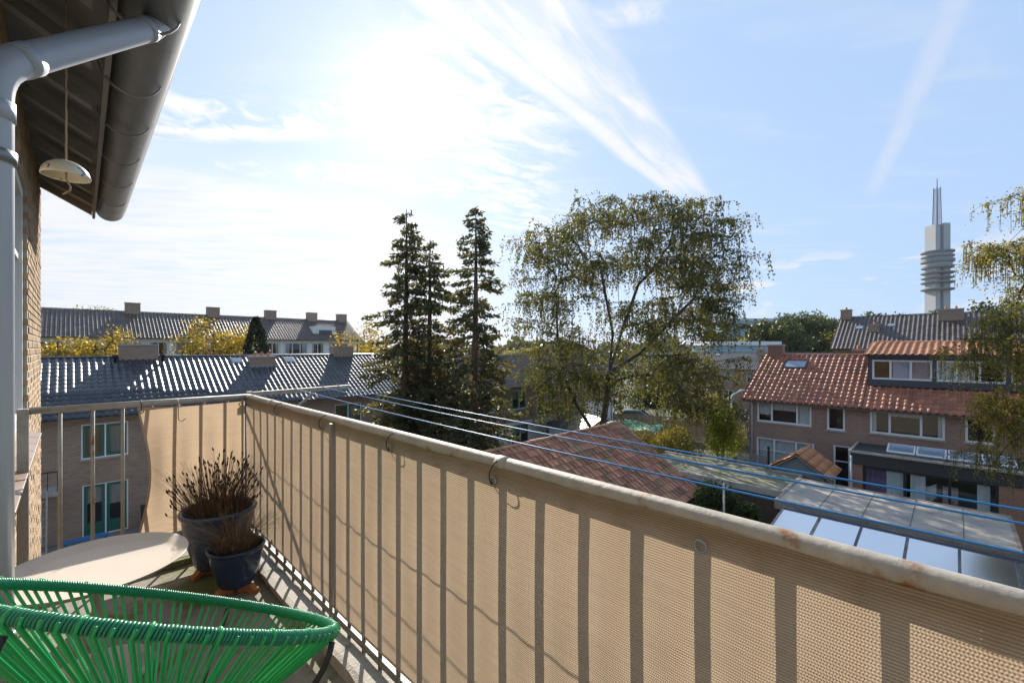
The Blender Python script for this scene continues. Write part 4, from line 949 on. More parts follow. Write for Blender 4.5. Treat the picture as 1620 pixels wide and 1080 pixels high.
# flat mossy shed roof
sh = thing('flat_roof_shed', 'flat-roofed shed with mossy felt roof beside the tiled garage', 'shed', (19.5, 7, 0))
MB().box(18.2, 20.8, 4.55, 10.0, 0, 2.4).build('wall', wood_dark, sh); MB().box(18.05, 20.95, 4.4, 10.2, 2.402, 2.56).build('roof', felt_moss, sh)
mb = MB(); mb.box(18.0, 18.07, 4.35, 10.2, 2.38, 2.62); mb.box(20.93, 21.0, 4.35, 10.2, 2.38, 2.62); mb.box(18.07, 20.93, 4.33, 4.41, 2.38, 2.62); mb.build('roof_edge', concrete, sh)
# timber veranda with felt roof
pg = thing('veranda', 'timber veranda with flat grey felt roof and brown fascia', 'veranda', (18.4, 1.5, 0))
MB().box(16.85, 20.05, -1.15, 4.2, 2.52, 2.66).build('roof', felt, pg)
for k in range(4): MB().box(16.9, 20.0, 3.05 - k * 1.08, 3.07 - k * 1.08, 2.66, 2.668).build('felt_seam', mat('felt_seam', (.13, .12, .1), .9), pg)
mb = MB(); mb.box(16.76, 16.85, -1.2, 4.28, 2.36, 2.68); mb.box(20.05, 20.13, -1.2, 4.28, 2.42, 2.68); mb.box(16.85, 20.05, 4.2, 4.28, 2.36, 2.68); mb.box(16.85, 20.05, -1.22, -1.15, 2.36, 2.68); mb.build('fascia', wood, pg)
for x in (16.95, 19.95):
    for y in (-1.0, 1.5, 4.05): MB().box(x - .06, x + .06, y - .06, y + .06, 0, 2.518).build('post', wood_dark, pg)
for k in range(6): MB().box(16.86, 20.04, -1.0 + k * 1.0, -.92 + k * 1.0, 2.38, 2.519).build('joist', wood_dark, pg)
for y in (-1.0, 4.05): MB().bar((16.95, y + (-.5 if y > 0 else .5), 2.36), (16.95, y, 1.8), .07, .07).build('brace', wood_dark, pg)
# glass lean-to
gl = thing('glass_lean_to', 'lean-to with sloping blue-tinted glass roof panels and dark bars', 'lean-to', (15, 1, 0))
zf = lambda x: 2.5 - (16.5 - x) * .13
for k, y in enumerate([3.95, 2.93, 1.92, .91, -.09, -1.07, -2.05]):
    MB().bar((13.4, y, zf(13.4)), (16.5, y, zf(16.5)), .06, .07).build('glazing_bar', darkgrey, gl)
    if k < 6: MB().add([(13.4, y - .03, zf(13.4) + .02), (16.5, y - .03, zf(16.5) + .02), (16.5, y - .97, zf(16.5) + .02), (13.4, y - .97, zf(13.4) + .02)], [(0, 1, 2, 3)]).build('roof_pane', roof_glass, gl)
MB().bar((16.53, -2.1, 2.5), (16.53, 4.0, 2.5), .1, .12).build('wall_plate', darkgrey, gl); MB().bar((13.38, -2.1, zf(13.4) - .02), (13.38, 4.0, zf(13.4) - .02), .08, .12).build('gutter', darkgrey, gl)
for y in (-2.0, 3.9):
    for x in (13.45, 16.48): MB().box(x - .04, x + .04, y - .04, y + .04, 0, zf(x) - .03).build('post', darkgrey, gl)
struct(MB().box(13.4, 16.6, -2.1, 4.0, -.1, .025).build('terrace', mat('lean_floor', (.34, .36, .38), .6, 0, .15, 2)))
# little orange-roofed porch shed
ps = thing('garden_shed', 'small grey-green shed with orange tiled gable roof before the brick house', 'shed', (22, 4.4, 0))
px0, px1, py, pw, pzr, pze = 20.9, 23.1, 4.55, 1.05, 3.36, 2.62
mb = MB(); P = [(py - pw + .12, 0), (py + pw - .12, 0), (py + pw - .12, pze + .05), (py, pzr - .1), (py - pw + .12, pze + .05)]
for x in (px0 + .15, px1 - .15): mb.add([(x, y, z) for y, z in P], [(0, 1, 2, 3, 4)])
mb.add([(x, y, z) for x in (px0 + .15, px1 - .15) for y, z in P], [(i, (i + 1) % 5, 5 + (i + 1) % 5, 5 + i) for i in range(5)]); mb.build('wall', mat('shed_paint', (.15, .17, .17), .8, 0, .15, 3), ps)
mb = MB()
for s_ in (1, -1): mb.hexa([(px0, py + s_ * (pw + .1), pze - .1), (px1, py + s_ * (pw + .1), pze - .1), (px1, py, pzr - .03), (px0, py, pzr - .03), (px0, py + s_ * (pw + .1), pze - .05), (px1, py + s_ * (pw + .1), pze - .05), (px1, py + s_ * .001, pzr + .02), (px0, py + s_ * .001, pzr + .02)])
rp = mb.build('roof', wood, ps)
lay_tiles(rp, T_orange, (px1, py - pw - .12, pze - .05), (-1, 0, 0), (0, pw + .1, pzr - pze + .07), px1 - px0, 1.32, 300)
lay_tiles(rp, T_orange, (px0, py + pw + .12, pze - .05), (1, 0, 0), (0, -pw - .1, pzr - pze + .07), px1 - px0, 1.32, 300)
ridge_tiles(Fr((0, py, 0), (1, 0, 0), (0, 1, 0)), rp, px0, px1, 0, pzr + .04, tile_orange)
for y in (py + .45, py - .35):
    top(MB().torus((px0 + .11, y, 2.35), (1, 0, .1), .17, .06, 20, 8).build('wreath', mat('dry_wreath', (.14, .08, .05), .95, 0, .4, 30, bump=1, bscale=60), None, True), 'dry brown wreath hung on the small shed gable', 'wreath', 'wreaths on the shed gable')
# small white shed with dark roof, near the birch
q = at(945, 550, 30.5)
ws = thing('garage', 'small white gabled garage with dark roof behind the birch trunk', 'garage', (q[0], q[1], 0))
frw = Fr((q[0] - 1.2, q[1] - 1.2, 0), (.95, -.31, 0), (.31, .95, 0)); hw = 1.6
mb = MB(); P = [(-hw, 0), (hw, 0), (hw, 2.3), (0, 3.1), (-hw, 2.3)]
mb.add([frw.p(a, b, z) for b in (0, 4) for a, z in P], [(0, 1, 2, 3, 4), (5, 6, 7, 8, 9)] + [(i, (i + 1) % 5, 5 + (i + 1) % 5, 5 + i) for i in range(5)]); mb.build('wall', whitewall, ws)
mb = MB()
for s_ in (1, -1): mb.hexa([frw.p(s_ * (hw + .15), -.15, 2.24), frw.p(s_ * (hw + .15), 4.1, 2.24), frw.p(0, 4.1, 3.12), frw.p(0, -.15, 3.12), frw.p(s_ * (hw + .15), -.15, 2.32), frw.p(s_ * (hw + .15), 4.1, 2.32), frw.p(0, 4.1, 3.22), frw.p(0, -.15, 3.22)])
mb.build('roof', tile_dark, ws)

# ------------------------------------------------------------------ fences, poles, lamp, car
def fence(a, b, h, label, m, step=.14, posts=2.0):
    a, b = Vector(a), Vector(b); L = (b - a).length; d = (b - a) / L; t = thing('fence', label, 'fence', tuple((a + b) / 2))
    mb = MB(); n = int(L / step)
    for k in range(n):
        p = a + d * (k * step); mb.bar(p + Vector((0, 0, .02)), p + Vector((0, 0, h + random.uniform(-.03, .03))), step * .88, .02, up=d.cross(Vector((0, 0, 1))))
    struct(mb.build('boards', m, t), 'stuff')
    for k in range(int(L / posts) + 1):
        p = a + d * (k * posts) + d.cross(Vector((0, 0, 1))) * .06; MB().box(p.x - .05, p.x + .05, p.y - .05, p.y + .05, 0, h + .08).build('post', wood, t)
    return t
fence((34.2, 21.4, 0), (38.2, 10.2, 0), 1.95, 'vertical board fence along the street behind the birch', fence_m)
fence((21.3, 8.6, 0), (21.3, 14.5, 0), 1.9, 'dark board fence behind the netted hedge', wood_dark)
fence((9.5, 25.0, 0), (9.5, 17.5, 0), 1.8, 'weathered garden fence dividing the gardens by the conifers', wood)
fence((-8, 18.0, 0), (9.4, 18.0, 0), 1.7, 'dark fence at the foot of the garden of the green-framed house', wood_dark)
fence((20.9, 8.3, 0), (25.6, 8.3, 0), 1.9, 'board fence at the gable end of the brick house', wood)
for k, (y, h) in enumerate(((6.3, 3.0), (5.15, 2.95))): top(MB().box(23.8, 23.88, y, y + .08, 0, h).build('garden_post', black, None), ['black post before the ground-floor window of the end house', 'black post beside the small shed with the tiled gable'][k], 'post')
q = (23.6, 7.55)
top(MB().tube([(22.8, 7.9, 0), (22.8, 7.9, 2.7)], [.06, .045], 8).build('garden_post', wood, None, True), 'weathered timber post at the corner of the end brick house', 'post')
def gauze():
    m = bpy.data.materials.new('gauze'); m.use_nodes = True; t = m.node_tree; o = t.nodes['Material Output']; b = t.nodes['Principled BSDF']; b.inputs['Base Color'].default_value = (.3, .27, .22, 1)
    tp = t.nodes.new('ShaderNodeBsdfTransparent'); ms = t.nodes.new('ShaderNodeMixShader'); ms.inputs[0].default_value = .5
    t.links.new(tp.outputs[0], ms.inputs[1]); t.links.new(b.outputs[0], ms.inputs[2]); t.links.new(ms.outputs[0], o.inputs[0]); return m
top(MB().box(23.84, 23.86, 6.42, 7.75, .3, 2.5).build('mesh_panel', gauze(), None), 'see-through mesh panel by the corner of the end house', 'panel')
top(MB().tube([(15.9, 5.6, 0), (15.9, 5.6, 3.1)], .035, 8).build('steel_pole', galv, None, True), 'plain galvanised steel pole standing in the shrubs below the railing', 'pole')
for k, (x, y, z, r) in enumerate(((19.3, -1.62, 3.0, .07), (18.6, -1.75, 2.7, .06))):
    top(MB().tube([(x, y, 0), (x + .03, y, z * .5), (x - .02, y, z)], [r, r * .95, r * .8], 8).build('timber_pole', wood, None, True), ['taller rough timber pole at the end of the veranda', 'shorter rough timber pole at the end of the veranda'][k], 'pole')
q = at(1157, 550, 38)
lp = thing('street_lamp', 'slender white street lamp with curved head by the end house', 'street lamp', (q[0], q[1], 0))
MB().tube([(q[0], q[1], 0), (q[0], q[1], 3.6), (q[0] + .1, q[1] - .1, 3.75), (q[0] + .45, q[1] - .45, 4.0)], [.07, .05, .045, .04], 8).build('column', white, lp, True)
MB().tube([(q[0] + .42, q[1] - .42, 3.98), (q[0] + .62, q[1] - .62, 4.1), (q[0] + .8, q[1] - .8, 4.12)], [.05, .1, .04], 8).build('lamp_head', white, lp, True)
def car(x, y, ang, label, col):
    t = thing('parked_car', label, 'car', (x, y, 0), 'cars parked behind the fence'); ca, sa = math.cos(ang), math.sin(ang)
    T = lambda u, v, z: (x + u * ca - v * sa, y + u * sa + v * ca, z)
    side = [(-2.1, .35), (-2.15, .75), (-1.9, .95), (-1.25, 1.0), (-.65, 1.45), (.9, 1.48), (1.6, 1.0), (2.05, .85), (2.12, .35)]
    mb = MB(); n = len(side); rows = [(-.85, .9), (-.8, 1), (.8, 1), (.85, .9)]
    P = []
    for v, s_ in rows:
        for (u, z) in side: P.append(T(u * (.98 if abs(v) > .82 else 1), v * (.82 if z > 1.2 else 1), .35 + (z - .35) * s_))
    fs = []
    for r_ in range(3):
        for i in range(n): a = r_ * n + i; b = r_ * n + (i + 1) % n; fs.append((a, b, b + n, a + n))
    fs += [tuple(range(n)), tuple(range(3 * n, 4 * n))]
    mb.add(P, fs).build('body', mat('car_paint_' + label[:5], col, .25, .3, .05, 2), t)
    gm = mat('car_glass', (.05, .06, .07), .05, 0, .05, 1, spec=.9)
    for v in (-.79, .79):
        sg = 1 if v > 0 else -1
        MB().add([T(-1.1, sg * .86, 1.03), T(1.35, sg * .86, 1.03), T(.8, sg * .72, 1.4), T(-.6, sg * .72, 1.4)], [(0, 1, 2, 3)]).build('side_window', gm, t)
    MB().add([T(1.56, -.7, 1.04), T(1.56, .7, 1.04), T(.97, .62, 1.455), T(.97, -.62, 1.455)], [(0, 1, 2, 3)]).build('windscreen', gm, t)
    MB().add([T(-1.24, -.7, 1.03), T(-1.24, .7, 1.03), T(-.7, .62, 1.43), T(-.7, -.62, 1.43)], [(0, 1, 2, 3)]).build('rear_window', gm, t)
    for u in (-1.35, 1.35):
        for v in (-.78, .78):
            w_ = MB().tube([T(u, v - .1, .32), T(u, v + .1, .32)], .32, 18).build('wheel', black, t); MB().tube([T(u, v - .105, .32), T(u, v + .105, .32)], .2, 14).build('rim', zinc, w_)
car(40.6, 23.3, -1.1, 'grey hatchback parked behind the board fence', (.25, .27, .29)); car(36.6, 26.0, -1.1, 'white hatchback parked behind the birch trunk', (.7, .7, .7))
# clutter on the terrace of the green-framed house
top(MB().hexa([(2.15, 23.6, 0), (2.7, 23.6, 0), (2.7, 24.2, 0), (2.15, 24.2, 0), (2.1, 23.55, 1.05), (2.75, 23.55, 1.05), (2.75, 24.25, 1.15), (2.1, 24.25, 1.15)]).build('wheelie_bin', black, None, bevel=.04), 'black wheelie bin beside the green terrace door', 'bin')
top(MB().hexa([(2.95, 23.7, 0), (3.5, 23.7, 0), (3.5, 24.25, 0), (2.95, 24.25, 0), (2.9, 23.65, .9), (3.55, 23.65, .9), (3.55, 24.3, 1.0), (2.9, 24.3, 1.0)]).build('wheelie_bin', darkgrey, None, bevel=.04), 'dark grey lower bin next to the black wheelie bin', 'bin')
bc = thing('garden_bench', 'low blue garden bench on the terrace by the green door', 'bench', (.4, 23.7, 0))
bp = mat('blue_paint', (.03, .16, .35), .5); MB().box(-.2, 1.1, 23.5, 23.85, .38, .43).build('seat', bp, bc)
for x in (-.1, 1.0): MB().box(x - .04, x + .04, 23.55, 23.8, .02, .379).build('leg', bp, bc)
ld = thing('ladder', 'pale ladder leaning under the balcony of the green-framed house', 'ladder', (-.75, 23.9, 0))
for x in (-.95, -.6): MB().bar((x, 23.3, .02), (x, 24.0, 2.4), .05, .03).build('rail', galv, ld)
for k in range(8): MB().bar((-.95, 23.38 + .085 * k, .3 + .29 * k), (-.6, 23.38 + .085 * k, .3 + .29 * k), .03, .03).build('rung', galv, ld)

# ------------------------------------------------------------------ trees
def leafq(P, D, L, W):
    n = len(P); D = D / np.maximum(np.linalg.norm(D, axis=1, keepdims=True), 1e-6); r = rng.normal(size=(n, 3)); Sd = np.cross(D, r); Sd /= np.maximum(np.linalg.norm(Sd, axis=1, keepdims=True), 1e-6)
    L = np.broadcast_to(L, (n,))[:, None]; W = np.broadcast_to(W, (n,))[:, None]; nrm_ = np.cross(D, Sd) * W * .25
    return np.stack([P, P + D * L * .45 + Sd * W + nrm_, P + D * L, P + D * L * .45 - Sd * W + nrm_], 1)
def skeleton(trunk, attr, r_tip=.012, expo=.42, arch=.25, extra=()):
    nodes = [np.array(p, float) for p in trunk]; par = [-1] + list(range(len(trunk) - 1))
    for st, pts in extra:
        pv = st
        for p in pts: nodes.append(np.array(p, float)); par.append(pv); pv = len(nodes) - 1
    ax = np.array(nodes)
    order = sorted(range(len(attr)), key=lambda i: np.min(np.linalg.norm(ax - attr[i], axis=1)))
    tips = []
    for i in order:
        a = attr[i]; N_ = np.array(nodes); d = np.linalg.norm(N_ - a, axis=1) + 1.1 * np.maximum(0, N_[:, 2] - a[2] + .15)
        k = int(d.argmin()); p = N_[k]; L = np.linalg.norm(a - p); steps = max(2, int(L / .55)); prev = k; wv = rng.normal(size=3) * L * .07
        for s_ in range(1, steps + 1):
            u = s_ / steps; q = p + (a - p) * u + wv * math.sin(math.pi * u) + np.array([0, 0, arch * L * math.sin(math.pi * u) * .5])
            nodes.append(q); par.append(prev); prev = len(nodes) - 1
        tips.append(prev)
    cnt = np.zeros(len(nodes))
    for t in tips: cnt[t] += 1
    for i in range(len(nodes) - 1, 0, -1): cnt[par[i]] += cnt[i]
    rad = r_tip * np.maximum(cnt, 1) ** expo
    kids = {}
    for i, p in enumerate(par): kids.setdefault(p, []).append(i)
    mb = MB(); stack = [(0, None)]
    while stack:
        st, pre = stack.pop(); ch = ([pre] if pre is not None else []) + [st]; cur = st
        while True:
            ks = kids.get(cur, [])
            if not ks: break
            ks = sorted(ks, key=lambda k: -cnt[k]); 
            for o_ in ks[1:]: stack.append((o_, cur))
            cur = ks[0]; ch.append(cur)
        if len(ch) > 1:
            rr = [float(rad[c]) for c in ch]
            if pre is not None: rr[0] = rr[1]
            mb.tube([nodes[c] for c in ch], rr, 8 if rr[0] > .12 else 5 if rr[0] > .03 else 3, False)
    return mb, np.array(nodes), tips
def strands(tips, per, lmin, lmax, spread, leaf_l, leaf_w, gap, twig_mb=None, sway=.25):
    P = []; D = []
    for p in tips:
        for _ in range(per):
            L = random.uniform(lmin, lmax); h = rng.normal(size=3) * spread; h[2] = abs(h[2]) * .3; n = max(3, int(L / gap)); hv = h * sway; pts = []
            for k in range(n):
                u = k / n; q = p + h * min(1, u * 3) + np.array([hv[0] * u, hv[1] * u, -L * u * (.35 + .65 * u)]); pts.append(q)
                if k > 0:
                    P.append(q + rng.normal(size=3) * .05); D.append(np.array([rng.normal() * .6, rng.normal() * .6, -1.0]))
            if twig_mb is not None: twig_mb.tube([pts[0], pts[len(pts) // 2], pts[-1]], .006, 3, False)
    P = np.array(P); D = np.array(D); n = len(P)
    return leafq(P, D, leaf_l * rng.uniform(.6, 1.3, n), leaf_w * rng.uniform(.6, 1.3, n))
birch_leaf = leaf_mat('birch_leaf', [(.045, .055, .018), (.075, .088, .024), (.125, .12, .03), (.22, .175, .035)], .46)
birch_leaf2 = leaf_mat('birch_leaf_gold', [(.09, .105, .022), (.16, .16, .03), (.27, .22, .04), (.42, .3, .035)], .48)
def clumps(cl_, f, dpt, n, sx, sz):
    out = []
    for (x, y, wgt) in cl_:
        for _ in range(int(n * wgt)):
            ff = f + max(-1.4, min(1.4, random.gauss(0, 1))) * dpt; c = np.array(at(x, y, f)); e = np.clip(rng.normal(size=3), -1.5, 1.5) * np.array([sx, sx, sz])
            out.append(c + e + np.array([.7071, .7071, 0]) * (ff - f))
    return np.array(out)
bb_ = at(947, 550, 27)
BT = thing('birch_tree', 'huge weeping birch with yellowing leaves towering over the mossy tiled garage', 'tree', (bb_[0], bb_[1], 0))
trunk = [(bb_[0], bb_[1], 0), (bb_[0] + .1, bb_[1], 2), (bb_[0] + .35, bb_[1] - .25, 4), (bb_[0] + .5, bb_[1] - .4, 6.2), (bb_[0] + .65, bb_[1] - .6, 8.6), (bb_[0] + .95, bb_[1] - .95, 10.6)]
EXT = [(1, [at(912, 640, 27), at(890, 590, 27), at(882, 530, 27), at(880, 470, 26.5)]), (3, [at(985, 520, 27), at(1010, 450, 27.5), at(1030, 390, 27.5)]), (3, [at(1010, 560, 26.5), at(1060, 510, 26), at(1100, 470, 26)]), (4, [at(955, 450, 27), at(945, 400, 27.5)])]
CL = [(868, 385, 1), (930, 345, 1.1), (1000, 325, 1.2), (1062, 325, 1.1), (1115, 365, .8), (1140, 425, .8), (845, 450, .8), (840, 505, .7), (1085, 425, 1.1), (1130, 490, .9), (960, 425, .8), (905, 420, .8), (895, 540, .9), (985, 500, .7), (1040, 500, 1), (1050, 575, 1.1), (1105, 575, 1.1), (870, 575, .9), (925, 590, .8), (1085, 625, 1.2), (1020, 400, .9), (985, 610, .6), (900, 625, .8)]
att = clumps(CL + [(1088, 385, .9), (1045, 375, .8), (1140, 470, .8), (1100, 530, .7), (890, 470, .6)], 27, 2.0, 22, .95, .65)
fwd_ = (att[:, 0] + att[:, 1]) * .7071; lat_ = (att[:, 0] - att[:, 1]) * .7071
att = att[(lat_ / fwd_ < .53) & (lat_ / fwd_ > .015) & ((att[:, 2] - EYE) / fwd_ < .345)]        # keep the crown's rounded outline
mb, nd, tips = skeleton(trunk, att, .013, .44, .12, EXT)
tw_ = MB(); lv = strands(nd[tips], 10, .35, 1.7, .55, .13, .052, .06, tw_)
mb.build('trunk', bark, BT, True); struct(tw_.build('twigs', bark, BT), 'stuff'); quads_obj('crown', lv, birch_leaf, BT)
# birch at the right, branches hanging into view
b2_ = at(1712, 550, 13.5)
BT2 = thing('birch_tree', 'golden weeping birch hanging over the flat-roofed extension and veranda', 'tree', (b2_[0], b2_[1], 0))
trunk = [(b2_[0], b2_[1], 0), (b2_[0], b2_[1] + .1, 3), (b2_[0] - .1, b2_[1] + .1, 6), (b2_[0], b2_[1] + .2, 9), (b2_[0] + .2, b2_[1] + .2, 12.5)]
CL2 = [(1560, 395, .55), (1600, 385, .6), (1625, 300, .4), (1598, 500, 1), (1575, 535, .9), (1560, 570, .5), (1625, 560, 1.0), (1608, 690, .8), (1600, 725, .5), (1605, 630, 1.2), (1580, 640, .6), (1640, 450, .8), (1660, 650, 1.2), (1660, 380, 1), (1700, 300, 1), (1740, 480, 1.2), (1780, 400, 1), (1780, 600, 1)]
att = clumps(CL2, 13.5, .7, 15, .26, .22)
mb, nd, tips = skeleton(trunk, att, .007, .46, .3)
tw_ = MB(); lv = strands(nd[tips], 7, .3, 1.25, .18, .066, .028, .036, tw_)
mb.build('trunk', bark, BT2, True); struct(tw_.build('twigs', bark, BT2), 'stuff'); quads_obj('crown', lv, birch_leaf2, BT2)
# conifers
con_leaf = leaf_mat('conifer_leaf', [(.04, .058, .026), (.068, .085, .036), (.115, .105, .048), (.19, .135, .07)], .42)
def conifer(x, f, ytop, maxr, label, seed, stems=1):
    random.seed(seed); q = at(x, 550, f); H = EYE + (550 - ytop) / 700 * f
    T = thing('conifer_tree', label, 'tree', (q[0], q[1], 0), 'tall conifers behind the garage'); mb = MB(); P = []; D = []
    tw2 = MB()
    for s_ in range(stems):
        ox, oy = (0, 0) if s_ == 0 else (.75, -.75); h = H * (1 if s_ == 0 else .9)
        mb.tube([(q[0] + ox * .3, q[1] + oy * .3, 0), (q[0] + ox, q[1] + oy, h * .4), (q[0] + ox + .1, q[1] + oy, h * .75), (q[0] + ox + .1, q[1] + oy, h)], [.2, .15, .09, .015], 8)
        z = 1.6
        while z < h - .1:
            t = z / h; R_ = min(maxr * (1 - t) ** .62, maxr * .72)
            for _ in range(3 if t < .9 else 2):
                a = random.uniform(0, 6.283); L = R_ * random.uniform(.45, 1.1) + .12; up = random.uniform(-.25, .2) + .45 * max(0, t - .55); n = max(6, int(L / .05)); dv = np.array([math.cos(a), math.sin(a), 0]); b0 = np.array([q[0] + ox + .1 * t, q[1] + oy, z])
                pts = []
                for k in range(n + 1):
                    u = k / n; pt = b0 + dv * L * u + np.array([0, 0, L * (up * u - .38 * u * u + .2 * u ** 4)]); pts.append(pt)
                    if u > .16:
                        for m_ in range(4): 
                            sd = np.array([-dv[1], dv[0], 0]) * random.uniform(-1, 1) * (.3 * (1 - u) + .06) * min(1.4, L)
                            P.append(pt + sd + rng.normal(size=3) * .04); D.append(dv * .6 + sd * 1.4 + np.array([0, 0, -.55 + .5 * random.random()]) + rng.normal(size=3) * .35)
                mb.tube([pts[0], pts[n // 2], pts[-1]], [.022, .014, .005], 3, False)
            z += random.uniform(.15, .3) * (.62 if t < .5 else 1.0 if t < .8 else .7)
    P = np.array(P); D = np.array(D); n = len(P)
    mb.build('trunk', bark_red, T, True); quads_obj('crown', leafq(P, D, .2 * rng.uniform(.6, 1.3, n), .04 * rng.uniform(.7, 1.4, n)), con_leaf, T)
conifer(640, 20, 330, 3.0, 'double-stemmed conifer, the broader of the two behind the garage', 3, 2)
conifer(750, 19, 328, 2.5, 'single-stemmed conifer with reddish trunk beside the double-stemmed one', 5, 1)
random.seed(11)
# garden and street trees
yellow_leaf = leaf_mat('yellow_leaf', [(.14, .12, .02), (.28, .2, .02), (.42, .3, .025), (.5, .36, .04)], .35)
green_leaf = leaf_mat('green_leaf', [(.03, .05, .016), (.05, .075, .022), (.075, .095, .03), (.11, .115, .035)], .3)
lime_leaf = leaf_mat('lime_leaf', [(.09, .15, .015), (.15, .22, .022), (.22, .27, .035), (.3, .33, .05)], .5)
hedge_leaf = leaf_mat('hedge_leaf', [(.08, .095, .022), (.15, .15, .032), (.25, .21, .045), (.34, .27, .06)], .42)
dark_leaf = leaf_mat('dark_leaf', [(.014, .026, .014), (.022, .036, .02), (.035, .05, .025), (.05, .06, .03)], .15)
ivy_leaf = leaf_mat('ivy_leaf', [(.02, .04, .014), (.035, .06, .018), (.06, .08, .025), (.08, .1, .03)], .25)
def round_tree(name, label, base, H, rad, m, natt=90, leaves=45, ls=.14, lw=.06, clump=.5, group=None, z0=.35, cat='tree'):
    T = thing(name, label, cat, base, group); bx, by, bz = base
    tr = [(bx, by, bz), (bx + .05, by, bz + H * .25), (bx, by + .08, bz + H * .55), (bx + .05, by, bz + H * .85)]
    A = []
    lobes = [(np.array([bx, by, bz + H * random.uniform(z0 + .1, .86)]) + np.array([math.cos(k * 2.4), math.sin(k * 2.4), 0]) * rad * random.uniform(.3, .65), rad * random.uniform(.3, .5)) for k in range(9)]
    for i in range(natt):
        c, r_ = lobes[i % 9]; v = rng.normal(size=3); v /= np.linalg.norm(v); p = c + v * r_ * random.uniform(.5, 1.05); p[2] = min(max(p[2], bz + H * z0 * .8), bz + H); A.append(p)
    mb, nd, tips = skeleton(tr, np.array(A), .012 * H / 6, .42, .1); n = leaves * len(tips)
    P = np.repeat(nd[tips], leaves, 0) + np.clip(rng.normal(size=(n, 3)), -1.7, 1.7) * clump; D = rng.normal(size=(n, 3)) + np.array([0, 0, -.5])
    mb.build('trunk', bark, T, True); quads_obj('crown', leafq(P, D, ls * rng.uniform(.6, 1.3, n), lw * rng.uniform(.6, 1.3, n)), m, T)
    return T
def P0(x, f): q = at(x, 550, f); return (q[0], q[1], 0)
def Ht(y, f): return EYE + (550 - y) / 700 * f
Y_G = 'autumn trees between the dark roofs'
round_tree('autumn_tree', 'bright yellow tree low against the far row, next to the wall corner', P0(90, 33), Ht(508, 33), 3.0, yellow_leaf, 120, 34, .2, .09, .4, Y_G)
round_tree('autumn_tree', 'sparse yellow tree between two wall chimneys of the far row', P0(150, 35), Ht(514, 35), 2.4, yellow_leaf, 90, 30, .2, .09, .4, Y_G)
round_tree('autumn_tree', 'wide golden tree in front of the middle of the far row', P0(338, 37), Ht(494, 37), 3.4, yellow_leaf, 150, 34, .19, .085, .38, Y_G)
round_tree('autumn_tree', 'golden tree by the end of the far row beside the conifers', P0(565, 44), Ht(512, 44), 3.2, yellow_leaf, 100, 34, .22, .1, .45, Y_G)
round_tree('autumn_tree', 'pale treetop showing over the ridge of the far row', P0(140, 74), Ht(483, 74), 3.8, hedge_leaf, 90, 45, .3, .13, .6, Y_G)
def cone_bush(name, label, base, H, rad, m, n=9000, ls=.13, lw=.04):
    T = thing(name, label, 'tree', base); u = rng.random(n); a = rng.random(n) * 6.283; z = H * (.06 + .94 * u); lob = 1 + .22 * np.sin(a * 3 + z * 2.1) * np.sin(z * 3.3 + 1)
    rr = rad * (1 - u) ** .75 * lob * rng.uniform(.55, 1.05, n) + .04; P = np.stack([base[0] + rr * np.cos(a), base[1] + rr * np.sin(a), base[2] + z], 1)
    D = np.stack([np.cos(a), np.sin(a), rng.uniform(-.2, 1.1, n)], 1) + rng.normal(size=(n, 3)) * .4
    MB().tube([base, (base[0], base[1], base[2] + H * .8)], [.09, .02], 6).build('trunk', bark, T); quads_obj('crown', leafq(P, D, ls * rng.uniform(.6, 1.3, n), lw * rng.uniform(.6, 1.3, n)), m, T)
cone_bush('conifer_tree', 'dark green conical conifer in front of the far row', P0(405, 34), Ht(503, 34), 1.9, dark_leaf, 9000, .22, .07)
def bush(name, label, c, rx, ry, h, m, n=5000, ls=.09, lw=.035, cat='bush', group=None):
    T = thing(name, label, cat, (c[0], c[1], 0), group); lob = rng.normal(size=(14, 3)); lob /= np.linalg.norm(lob, axis=1, keepdims=True); lob[:, 2] = np.abs(lob[:, 2])
    k = rng.integers(0, 14, n); v = rng.normal(size=(n, 3)); v /= np.linalg.norm(v, axis=1, keepdims=True); s_ = np.array([rx, ry, h * .55])
    P = np.array([c[0], c[1], h * .42]) + lob[k] * s_ * .62 + v * s_ * rng.uniform(.18, .45, n)[:, None]; P[:, 2] = np.clip(P[:, 2], .03, None)
    mb = MB()
    for j in range(14): mb.tube([(c[0], c[1], 0), tuple(np.array([c[0], c[1], h * .42]) + lob[j] * s_ * .6)], [.03, .01], 4)
    mb.build('stems', bark, T); quads_obj('foliage', leafq(P, v + rng.normal(size=(n, 3)) * .6, ls * rng.uniform(.6, 1.3, n), lw * rng.uniform(.6, 1.3, n)), m, T)
bush('arborvitae', 'bright lime green arborvitae by the gable of the end house', (26.9, 9.6), 1.35, 1.3, 4.5, lime_leaf, 9000, .1, .035, 'bush')
bush('hedge', 'yellow-green leafy hedge behind the mossy flat roof', (23.4, 10.6), 1.4, 1.6, 3.7, hedge_leaf, 9000)
bush('hedge', 'leafy hedge under the green net near the garage ridge', (24.0, 13.2), 1.2, 1.8, 3.2, hedge_leaf, 7000)
net = MB(); vs = []; fs = []
for i in range(25):
    for j in range(9): u, v = i / 24, j / 8; vs.append((23.2 + 1.9 * v, 11.7 + 3.6 * u, 2.95 + .28 * math.sin(v * 3.14) + .1 * math.sin(u * 9 + v * 3) + .05 * random.random()))
for i in range(24):
    for j in range(8): a = i * 9 + j; fs.append((a, a + 9, a + 10, a + 1))
